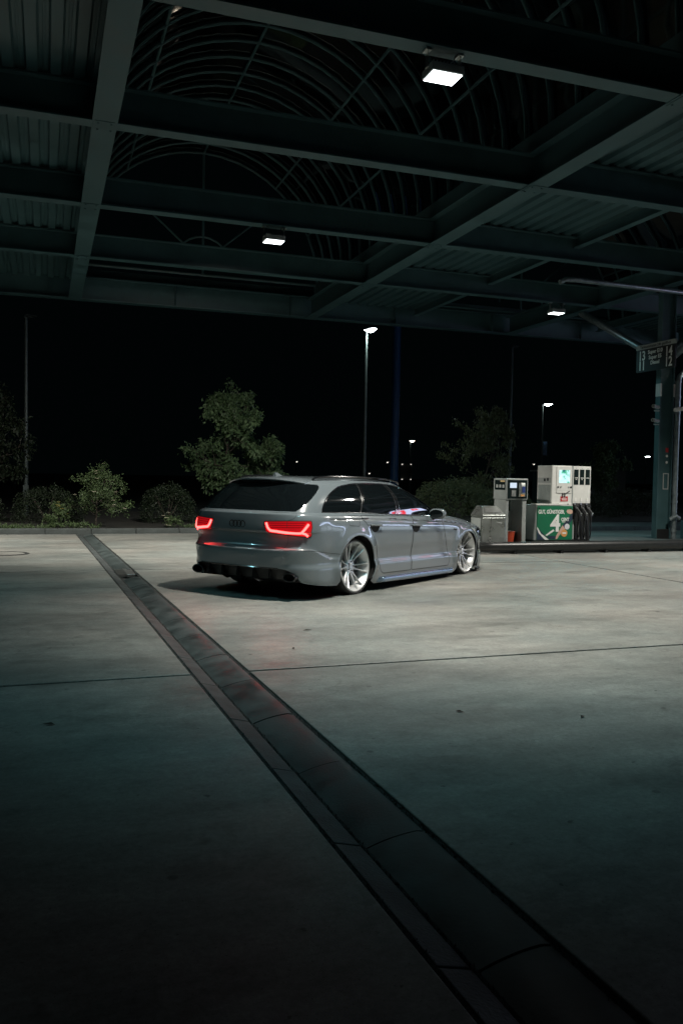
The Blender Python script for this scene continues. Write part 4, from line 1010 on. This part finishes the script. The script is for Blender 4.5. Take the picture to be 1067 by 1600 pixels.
M_scr3 = emis('side_glow', (1, .72, .35), .35)
MB().box(-.105, .04, -.344, -.340, 1.09, 1.19).build('card_screen', M_scr2, hd)
MB().box(-.1845, -.182, -.27, -.10, 1.205, 1.235).build('side_light', M_scr3, hd)
kp = MB().box(-.07, .025, -.346, -.340, .925, 1.05).build('keypad', M_alu, hd)
for i in range(4):
    for j in range(3): MB().box(-.06 + j * .026, -.042 + j * .026, -.351, -.347, .935 + i * .027, .953 + i * .027).build('key', M_print_g, kp)
# card reader with a curved chrome front
vs = []
for i in range(9):
    t = i / 8; z = .92 + .27 * t; d = .035 + .025 * math.sin(PI * t)
    vs += [(.09, -.341, z), (.12, -.341 - d, z), (.20, -.341 - d, z), (.235, -.341, z)]
MB().add(vs, [(i * 4 + k, i * 4 + k + 1, i * 4 + 5 + k, i * 4 + 4 + k) for i in range(8) for k in range(3)]).build('card_reader', M_steelbr, hd, smooth=True)
MB().box(.13, .19, -.412, -.400, 1.0, 1.12).build('reader_label', mat('reader_blue', (.03, .06, .22), .4), hd)
MB().box(.11, .19, -.388, -.37, .93, .97).build('reader_tag', M_orange, hd)
# ---- waste bin
bn = thing('waste_bin', 'brushed steel waste bin with sloping hood on the island end', 'bin', (8.14, 14.62, .15))
MB().box(-.25, .26, -.24, .22, 0, .52).build('bin_body', M_steelbr, bn, bevel=.012)
hv = [(-.25, -.25, .525), (.26, -.25, .525), (.26, .23, .525), (-.25, .23, .525), (-.25, -.25, .56), (.26, -.25, .56), (.26, .23, .56), (-.25, .23, .56), (-.15, -.06, .73), (.17, -.06, .73), (.17, .19, .73), (-.15, .19, .73)]
MB().add(hv, [(0, 1, 5, 4), (1, 2, 6, 5), (2, 3, 7, 6), (3, 0, 4, 7), (4, 5, 9, 8), (5, 6, 10, 9), (6, 7, 11, 10), (7, 4, 8, 11), (8, 9, 10, 11), (3, 2, 1, 0)]).build('hood', M_steelbr, bn, bevel=.008)
MB().box(-.26, -.25, -.2, .18, .05, .5).build('side_plate', M_grey, bn)
MB().box(-.055, -.04, -.248, -.241, .0, .52).build('corner_strip', M_alu, bn)
fl = MB().add([(-.17, -.205, .605), (.19, -.205, .605), (.15, -.105, .695), (-.13, -.105, .695)], [(0, 1, 2, 3)]).build('flap', M_alu, bn); fl.location = (0, -.006, .006)
MB().box(.05, .19, -.2425, -.2405, .41, .43).build('print_line', M_print_g, bn)
# ---- red bucket
bk = thing('bucket', 'red plastic bucket standing between the terminal legs', 'bucket', (8.60, 14.66, .15))
M_bucket = mat('bucket_red', (.42, .055, .02), .45, var=.1)
MB().lathe([(0, .004), (.115, .004), (.125, .0), (.150, .215), (.158, .218), (.158, .232), (.145, .232), (.118, .02), (0, .02)], 28).build('bucket_shell', M_bucket, bk, smooth=True)
MB().tube([(.152 * math.cos(t), -.06 - .10 * math.sin(t) * .3, .222 + .02 * math.sin(t)) for t in np.linspace(0, PI, 14)], .004, 5).build('bucket_handle', M_grey, bk)
# ---- squat cabinet with a white sign at the right edge
cb = thing('service_box', 'dark low cabinet with tilted white sign beside the downpipe', 'cabinet', (13.55, 15.0, .15))
MB().box(-.18, .4, -.15, .3, 0, .40).build('cabinet', M_steel, cb, bevel=.01)
sp_ = MB().box(-.2, .3, -.01, .01, 0, .20).build('sign_plate', M_print_w, cb); sp_.location = (0, -.1, .42); sp_.rotation_euler = (R(-20), 0, 0)
text('lettering', 'A', .16, M_print_k, sp_, (-.08, -.011, .10), RF, .006)

# ================================================================== STREET LAMPS AND FAR THINGS
M_on = emis('street_lamp_on', (.92, .97, 1.0), 40)
M_onw = emis('street_lamp_warm', (1.0, .86, .66), 22)
M_faint = emis('faint_lamp', (1.0, .92, .82), 1.6)
def street(loc, h, r, label, lit=None, arm=.0, head=.5, power=0, nm='street_lamp', grp='street lamps beyond the forecourt', rz=0.0):
    t = thing(nm, label, 'street lamp', loc, rz, grp)
    MB().tube([(0, 0, -.1), (0, 0, h * .42), (0, 0, h)], [r, r * .85, r * .6], 12).build('pole', M_post, t, smooth=True)
    MB().box(-r * 1.05, r * 1.05, -r * 1.12, -r * .8, .6, 1.0).build('pole_door', M_post, t)
    MB().tube([(0, 0, h - .05), (arm * .5, 0, h + .02), (arm, 0, h + .05)] if arm else [(0, 0, h), (0, 0, h + .04), (0, 0, h + .06)], r * .5, 8).build('arm', M_post, t, smooth=True)
    hx = arm
    b = MB()
    b.add([(hx - head * .15, -.14, h + .02), (hx + head * .85, -.12, h + .04), (hx + head * .85, .12, h + .04), (hx - head * .15, .14, h + .02), (hx - head * .1, -.08, h + .12), (hx + head * .8, -.06, h + .10), (hx + head * .8, .06, h + .10), (hx - head * .1, .08, h + .12)],
          [(0, 3, 2, 1), (4, 5, 6, 7), (0, 1, 5, 4), (1, 2, 6, 5), (2, 3, 7, 6), (3, 0, 4, 7)])
    b.build('lamp_head', M_post, t, bevel=.01)
    if lit:
        MB().add([(hx - head * .05, -.11, h + .012), (hx + head * .8, -.10, h + .026), (hx + head * .8, .10, h + .026), (hx - head * .05, .11, h + .012), (hx + head * .35, -.10, h - .09), (hx + head * .35, .10, h - .09)], [(0, 4, 5, 3), (4, 1, 2, 5), (0, 1, 4), (3, 5, 2)]).build('lamp_lens', lit, t)
    if power:
        ld = bpy.data.lights.new('lamp_light', 'SPOT'); ld.energy = power; ld.color = (.86, 1, .93); ld.spot_size = R(160); ld.spot_blend = .8; ld.shadow_soft_size = .15
        lo = bpy.data.objects.new('lamp_light', ld); lo.location = (hx + head * .35, 0, h - .06); link(lo, t)
    return t
street((12.15, 32, .0), 7.28, .075, 'tall lit street lamp with bare pole rising above the car roof', M_on, 0, .62, 900, rz=R(-70))
street((-.55, 27, .0), 5.95, .075, 'tall unlit grey lamp post near the left edge', None, 0, .35)
street((20.0, 34, .0), 7.4, .075, 'tall unlit thin lamp post behind the payment terminal', None, 0, .35)
rl_ = street((29.3, 46, .0), 6.12, .07, 'lit street lamp with short arm and blue banner behind the pump', M_on, .12, .6, 160, rz=R(-20))
bnr = MB(); 
for i in range(8):
    z0_ = 2.95 + i * .11; bnr.box(.09 , .34, -.012 + .02 * math.sin(i), .012 + .02 * math.sin(i), z0_, z0_ + .108)
M_ban = mat('banner_blue', (.25, .38, .55), .6, var=.5, vscale=5)
bnr.build('banner', M_ban, rl_)
street((27.4, 62, 0), 4.35, .08, 'small lit lamp post far behind the windscreen', M_onw, .0, .45, 60)
for (x, yy, h, lab) in ((72.8, 90, 4.65, 'distant lit lamp left of the canopy column'), (56.2, 90, 3.34, 'faint distant lamp above the payment terminal'), (36.9, 90, 3.17, 'faint distant lamp left of the blue mast'), (34.7, 90, 1.85, 'low distant lamp just above the car roof'), (26.1, 90, 3.0, 'far faint lamp right of the leafy trees')):
    street((x, yy, 0), h, .05, lab, M_faint if h < 4 else M_on, 0, .25 if h < 4 else .8)
# blue mast
ma = thing('sign_mast', 'thick dark blue mast standing behind the street lamp', 'mast', (18.5, 44, 0))
M_mast = mat('mast_blue', (.03, .12, .30), .4)
MB().tube([(0, 0, -.1), (0, 0, 14)], [.24, .24], 24).build('mast_tube', M_mast, ma, smooth=True)
MB().cyl((0, 0, 6.0), (0, 0, 6.06), .26, 24).build('mast_collar', M_mast, ma)
M_mglow = M_mast
MB().box(-1.6, 1.6, -.25, .25, 14, 17).build('sign_box', M_mglow, ma, bevel=.03)
# far notice board
nbd = thing('notice_board', 'far dark notice board with lit corners behind the car', 'board', (35.0, 80, 0))
MB().box(-.6, .6, -.05, .05, 1.2, 2.85).build('board_panel', M_grey, nbd)
for sx in (-.5, .5): MB().box(sx - .04, sx + .04, -.04, .04, -.1, 1.2).build('leg', M_post, nbd)
for sx in (-.5, .45):
    for zz in (1.25, 2.8): MB().box(sx - .05, sx + .05, -.12, -.06, zz - .025, zz + .025).build('corner_lamp', M_faint, nbd)
# low shed beyond the right path
sh = thing('shed', 'low pale building glimpsed right of the pump', 'building', (30.2, 41, 0))
MB().box(-1.4, 1.6, 0, 4, 0, 2.1).build('wall', M_grey, sh); MB().box(-1.6, 1.8, -.2, 4.2, 2.1, 2.25).build('roof', M_post, sh, bevel=.02)
MB().box(-.2, .7, -.03, -.005, 0, 1.9).build('door', M_white, sh)
kio = thing('kiosk', 'far dark kiosk with a lit screen between terminal and pump', 'kiosk', (24.8, 38, 0))
MB().box(-.6, .6, 0, .8, 0, 1.85).build('wall', M_steel, kio); MB().box(-.7, .7, -.1, .9, 1.85, 1.93).build('roof', M_grey, kio)
MB().box(-.1, .35, -.03, -.004, .55, .95).build('screen', M_scr2, kio)

# station shop across the forecourt to the right; its lit front shows in the car's flank and windows
sh = thing('station_shop', 'filling station shop with lit fascia mirrored in the car windows', 'building', (33, 11, 0), R(-90))
M_wall = mat('shop_wall', (.4, .4, .38), .7, var=.1)
MB().box(-11, 11, 0, 8, 0, 3.1).build('wall', M_wall, sh)
MB().box(-11.5, 11.5, -.8, 8.3, 3.1, 4.2).build('roof', M_steel, sh, bevel=.03)
M_fas = emis('fascia_glow', (.58, .70, 1.0), 9); M_fasr = emis('fascia_red', (1.0, .05, .07), 7); M_win = emis('shop_window_glow', (.70, .85, 1.0), 1.6)
MB().box(-11.4, 11.4, -.86, -.81, 3.35, 3.95).build('fascia_sign', M_fas, sh)
MB().box(-.5, .5, -.90, -.87, 3.45, 3.85).build('fascia_emblem', M_fasr, sh)
for i in range(6):
    MB().box(-9.6 + i * 3.3, -6.9 + i * 3.3, -.04, -.005, .5, 2.5).build('window', M_win, sh)

cs = thing('hanging_sign', 'lit white and red sign hung under the canopy, mirrored in the car windows', 'sign', (18.9, 13.0, 4.75))
MB().box(-.08, .08, -1.25, 1.25, -.32, .32).build('sign_case', M_grey, cs, bevel=.01)
M_sgw = emis('sign_white', (.62, .70, 1.0), 7); M_sgr = emis('sign_red', (1, .03, .05), 7)
MB().box(-.086, -.081, -1.2, 1.2, -.28, .28).build('sign_face', M_sgw, cs)
for a in (-.75, -.45, .35, .62): MB().box(-.090, -.087, a, a + .22, -.12, .2).build('sign_mark', M_sgr, cs)
for a in (-1, 1): MB().cyl((0, a, .32), (0, a, .96), .02, 8).build('hanger', M_steel, cs)
# ================================================================== PLANTS
def leafmat(name, c, tr=.35):
    m = bpy.data.materials.new(name); m.use_nodes = True; nt = m.node_tree; N = nt.nodes; L = nt.links; b = N['Principled BSDF']
    oi = N.new('ShaderNodeNewGeometry'); r = N.new('ShaderNodeValToRGB')
    r.color_ramp.elements[0].color = (c[0] * .55, c[1] * .6, c[2] * .55, 1); r.color_ramp.elements[1].color = (c[0] * 1.5, c[1] * 1.35, c[2] * 1.3, 1)
    L.new(oi.outputs['Random Per Island'], r.inputs['Fac']); L.new(r.outputs['Color'], b.inputs['Base Color'])
    b.inputs['Roughness'].default_value = .5
    t = N.new('ShaderNodeBsdfTranslucent'); L.new(r.outputs['Color'], t.inputs['Color']); mx = N.new('ShaderNodeMixShader'); mx.inputs[0].default_value = tr
    L.new(b.outputs[0], mx.inputs[1]); L.new(t.outputs[0], mx.inputs[2]); L.new(mx.outputs[0], N['Material Output'].inputs['Surface']); return m
M_bark = mat('bark', (.06, .05, .04), .9, var=.3, vscale=10, bump=.5, bscale=30)
M_lf1 = leafmat('leaf_ash', (.10, .175, .085)); M_lf2 = leafmat('leaf_dark', (.026, .045, .023)); M_lf3 = leafmat('leaf_rose', (.085, .14, .06)); M_lf4 = leafmat('leaf_birch', (.10, .135, .07))
M_flow = leafmat('petal_white', (.80, .80, .66), .3); M_flow2 = leafmat('petal_yellow', (.45, .40, .14), .3)
def leaves(cen, n, size, spread, droop=.3, asp=2.2):
    """n leaves scattered round each centre; a leaf is two triangles folded at the midrib"""
    C = np.repeat(np.asarray(cen, float), n, axis=0); K = len(C)
    d = rng.normal(size=(K, 3)); d /= np.linalg.norm(d, axis=1, keepdims=True)
    P = C + d * (rng.random((K, 1)) ** .5) * spread * rng.uniform(.5, 1.2, (K, 1))
    a = rng.normal(size=(K, 3)); a[:, 2] -= droop * 2; a /= np.linalg.norm(a, axis=1, keepdims=True)
    b = np.cross(a, rng.normal(size=(K, 3))); b /= np.linalg.norm(b, axis=1, keepdims=True) + 1e-9
    s = size * rng.uniform(.6, 1.3, (K, 1)); nn = np.cross(a, b)
    A = P; B = P + a * s * .5 + b * s / asp * .5 + nn * s * .08; Cc = P + a * s; D = P + a * s * .5 - b * s / asp * .5 + nn * s * .08
    V = np.stack([A, B, Cc, D], 1).reshape(-1, 3); i = np.arange(K) * 4
    F = np.concatenate([np.stack([i, i + 1, i + 2], 1), np.stack([i, i + 2, i + 3], 1)])
    return V, F
def mesh_np(name, V, F, mt, parent, smooth=False):
    me = bpy.data.meshes.new(name); me.from_pydata(np.asarray(V).tolist(), [], np.asarray(F).tolist()); me.materials.append(mt)
    return link(bpy.data.objects.new(name, me), parent)
def grow(h, spread, nb, depth, trunk_r, rise=.6, start=.25):
    """branch skeleton: polylines (points, radius) and tip points"""
    lines = []; tips = []
    top_ = Vector((rng.normal(0, .06 * h), rng.normal(0, .06 * h), h * .86))
    tp = [Vector((0, 0, 0)).lerp(top_, t) + Vector((rng.normal(0, .012 * h), rng.normal(0, .012 * h), 0)) * (t > 0) for t in np.linspace(0, 1, 7)]
    lines.append((tp, np.linspace(trunk_r, trunk_r * .2, 7)))
    def branch(p, d, L, r, k):
        n = 5; pts = [p]; cur = Vector(p); dd = Vector(d)
        for i in range(n - 1):
            dd = (dd + Vector(rng.normal(0, .22, 3)) + Vector((0, 0, .05))).normalized(); cur = cur + dd * L / (n - 1); pts.append(cur.copy())
        lines.append((pts, np.linspace(r, r * .3, n)))
        tips.extend([pts[-1], pts[-2], pts[-3].lerp(pts[-2], .5)])
        if k > 0:
            for j in range(3):
                t = rng.uniform(.35, .95); q = pts[0].lerp(pts[-1], t); nd = (dd + Vector(rng.normal(0, .7, 3))).normalized(); branch(q, nd, L * rng.uniform(.45, .7), r * .5, k - 1)
    for i in range(nb):
        t = start + (1 - start) * (i + rng.random()) / nb; j = min(5, int(t * 6)); p = tp[j].lerp(tp[j + 1], t * 6 - j)
        a = i * 2.4 + rng.normal(0, .4); env = math.sin(PI * min(.97, .18 + .80 * (t - start) / (1 - start))) ** .7
        d = Vector((math.cos(a), math.sin(a), rise + rng.normal(0, .2))).normalized(); branch(p, d, spread * env * rng.uniform(.65, 1.1), trunk_r * .35, depth)
    return lines, tips
def tree(name, loc, h, spread, label, lm, nb=16, depth=1, per=14, size=.10, cl=.22, tr=.06, rise=.5, start=.2, cat='tree', grp=None, flowers=None, droop=.4):
    t = thing(name, label, cat, loc, rng.uniform(0, 6.28), grp)
    lines, tips = grow(h, spread, nb, depth, tr, rise, start); mb = MB()
    for p, r in lines: mb.tube(p, list(r), 5, cap=False)
    mb.build('trunk', M_bark, t, smooth=True)
    tp = np.array([tuple(p) for p in tips]); V, F = leaves(tp, per, size, cl, droop)
    mesh_np('crown', V, F, lm, t)
    if flowers:
        fm, n = flowers; pk = tp[rng.choice(len(tp), min(n, len(tp)), replace=False)]; d = pk - np.array([0, 0, h * .5]); d /= np.linalg.norm(d, axis=1, keepdims=True)
        for c in pk + d * cl * 1.25:
            f = MB(); 
            for k in range(6):
                a = k * 1.047; rr = .042
                f.add([tuple(c), tuple(c + rr * np.array([math.cos(a - .45), math.sin(a - .45), .35])), tuple(c + 1.25 * rr * np.array([math.cos(a), math.sin(a), .1])), tuple(c + rr * np.array([math.cos(a + .45), math.sin(a + .45), .35]))], [(0, 1, 2), (0, 2, 3)])
            f.build('blossom', fm, t)
    return t
tree('leafy_tree', (4.95, 25, .1), 4.15, 1.35, 'tallest leafy tree lit behind the tailgate, left of the street lamp', M_lf1, 19, 2, 11, .13, .19, .06, .62, .14, grp='trees beyond the kerb', droop=.6)
tree('leafy_tree', (6.6, 25.3, .1), 2.65, .75, 'shorter leafy tree just behind the roof aerial of the car', M_lf1, 12, 2, 11, .12, .18, .05, .55, .12, grp='trees beyond the kerb', droop=.5)
tree('leafy_tree', (-1.35, 25, .1), 4.2, 1.15, 'dark leafy tree cut by the left picture edge', M_lf2, 16, 2, 8, .13, .18, .06, .55, .12, grp='trees beyond the kerb', droop=.5)
tree('birch_tree', (14.7, 27, .1), 4.25, 1.25, 'slim drooping birch tree behind the payment terminal', M_lf4, 18, 2, 8, .11, .20, .05, .7, .10, grp='trees beyond the kerb', droop=1.1)
tree('leafy_tree', (23.5, 32, .1), 3.2, 1.1, 'round small tree just above the pump top, near the column', M_lf1, 14, 1, 24, .17, .30, .06, .5, .2, grp='trees beyond the kerb')
tree('leafy_tree', (9.2, 36, .1), 2.6, .9, 'faint dark small tree above the middle of the car roof', M_lf2, 10, 1, 14, .15, .3, .05, .5, .2, grp='trees beyond the kerb')
tree('rose_bush', (1.15, 21.15, .1), 1.32, .78, 'rose bush with pale blossoms just behind the kerb by the drain', M_lf3, 16, 2, 8, .06, .11, .025, .5, .16, 'bush', 'bushes in the planting bed', (M_flow, 26))
tree('flowering_bush', (.22, 20.95, .1), .55, .30, 'small bush with yellowish flowers left of the rose bush', M_lf3, 9, 1, 14, .06, .10, .012, .5, .1, 'bush', 'bushes in the planting bed', (M_flow2, 7))
tree('flowering_bush', (2.95, 20.8, .1), .22, .30, 'low pale leafy plant between rose bush and car', M_lf3, 16, 0, 14, .05, .08, .01, .25, .1, 'bush', 'bushes in the planting bed', (M_flow, 6))
tree('low_bush', (5.0, 21.6, .1), .85, .5, 'loose low bush behind the left tail light', M_lf1, 12, 1, 18, .09, .16, .02, .4, .1, 'bush', 'bushes in the planting bed')
def ball(name, loc, rx, rz, label, lm, n=5200, size=.055, ry=None):
    t = thing(name, label, 'hedge', loc, 0, 'clipped hedges in the planting bed'); ry = ry or rx
    d = rng.normal(size=(n, 3)); d /= np.linalg.norm(d, axis=1, keepdims=True); d[:, 2] = np.abs(d[:, 2]) * 1.0
    k = rng.uniform(.80, 1.03, (n, 1)) * (1 + .06 * np.sin(d[:, :1] * 7 + 1) * np.cos(d[:, 1:2] * 6))
    e = np.sign(d) * np.abs(d) ** .8
    V, F = leaves(e * k * np.array([rx, ry, rz]), 1, size, .03, 0); mesh_np('crown', V, F, lm, t)
    mb = MB(); 
    for i in range(5): a = i * 1.256; mb.tube([(0, 0, -.05), (rx * .3 * math.cos(a), ry * .3 * math.sin(a), rz * .4), (rx * .55 * math.cos(a), ry * .55 * math.sin(a), rz * .7)], [.03, .02, .01], 5)
    mb.build('trunk', M_bark, t)
    return t
ball('clipped_hedge', (3.1, 23, .1), .72, 1.02, 'round clipped dark hedge ball right of the rose bush', M_lf2)
ball('clipped_hedge', (.05, 23.2, .1), .85, .92, 'wide clipped dark hedge ball behind the yellowish bush', M_lf2)
ball('clipped_hedge', (12.6, 25, .13), 1.3, 1.25, 'wide dark hedge mound right of the car bonnet', M_lf4, 9000, .07)
ball('clipped_hedge', (14.6, 25.6, .13), 1.2, .95, 'low dark hedge mound below the birch tree', M_lf4, 6500, .07)
ball('clipped_hedge', (21.0, 27, .13), 1.5, 1.0, 'low dark hedge mound left of the canopy column', M_lf2, 6500, .07)
ball('clipped_hedge', (18.0, 26, .13), 1.5, .8, 'low dark hedge mound behind the fuel pump', M_lf2, 5200, .07)
ball('clipped_hedge', (7.8, 24, .1), 1.3, .8, 'low dark hedge mound hidden behind the car cabin', M_lf2, 4000, .07)
ball('clipped_hedge', (-2.0, 23.4, .1), 1.0, .95, 'clipped dark hedge ball at the left picture edge', M_lf2, 4500)
# ground cover along the kerb
K = 1800; x = rng.uniform(-4, 9, K); yy = 20.45 + np.abs(rng.normal(0, .28, K)); cov = np.stack([x, yy, np.full(K, .1) + rng.random(K) * .05 + .05 * (np.sin(x * 3) > .2)], 1)
keep = (x < .1) | (np.sin(x * 1.7 + 1) > .1)
V, F = leaves(cov[keep], 5, .055, .06, -.3); g_ = mesh_np('ground_cover', V, F, M_lf3, None); tag(g_, 'low leafy ground cover along the kerb edge', 'ground cover', kind='stuff')
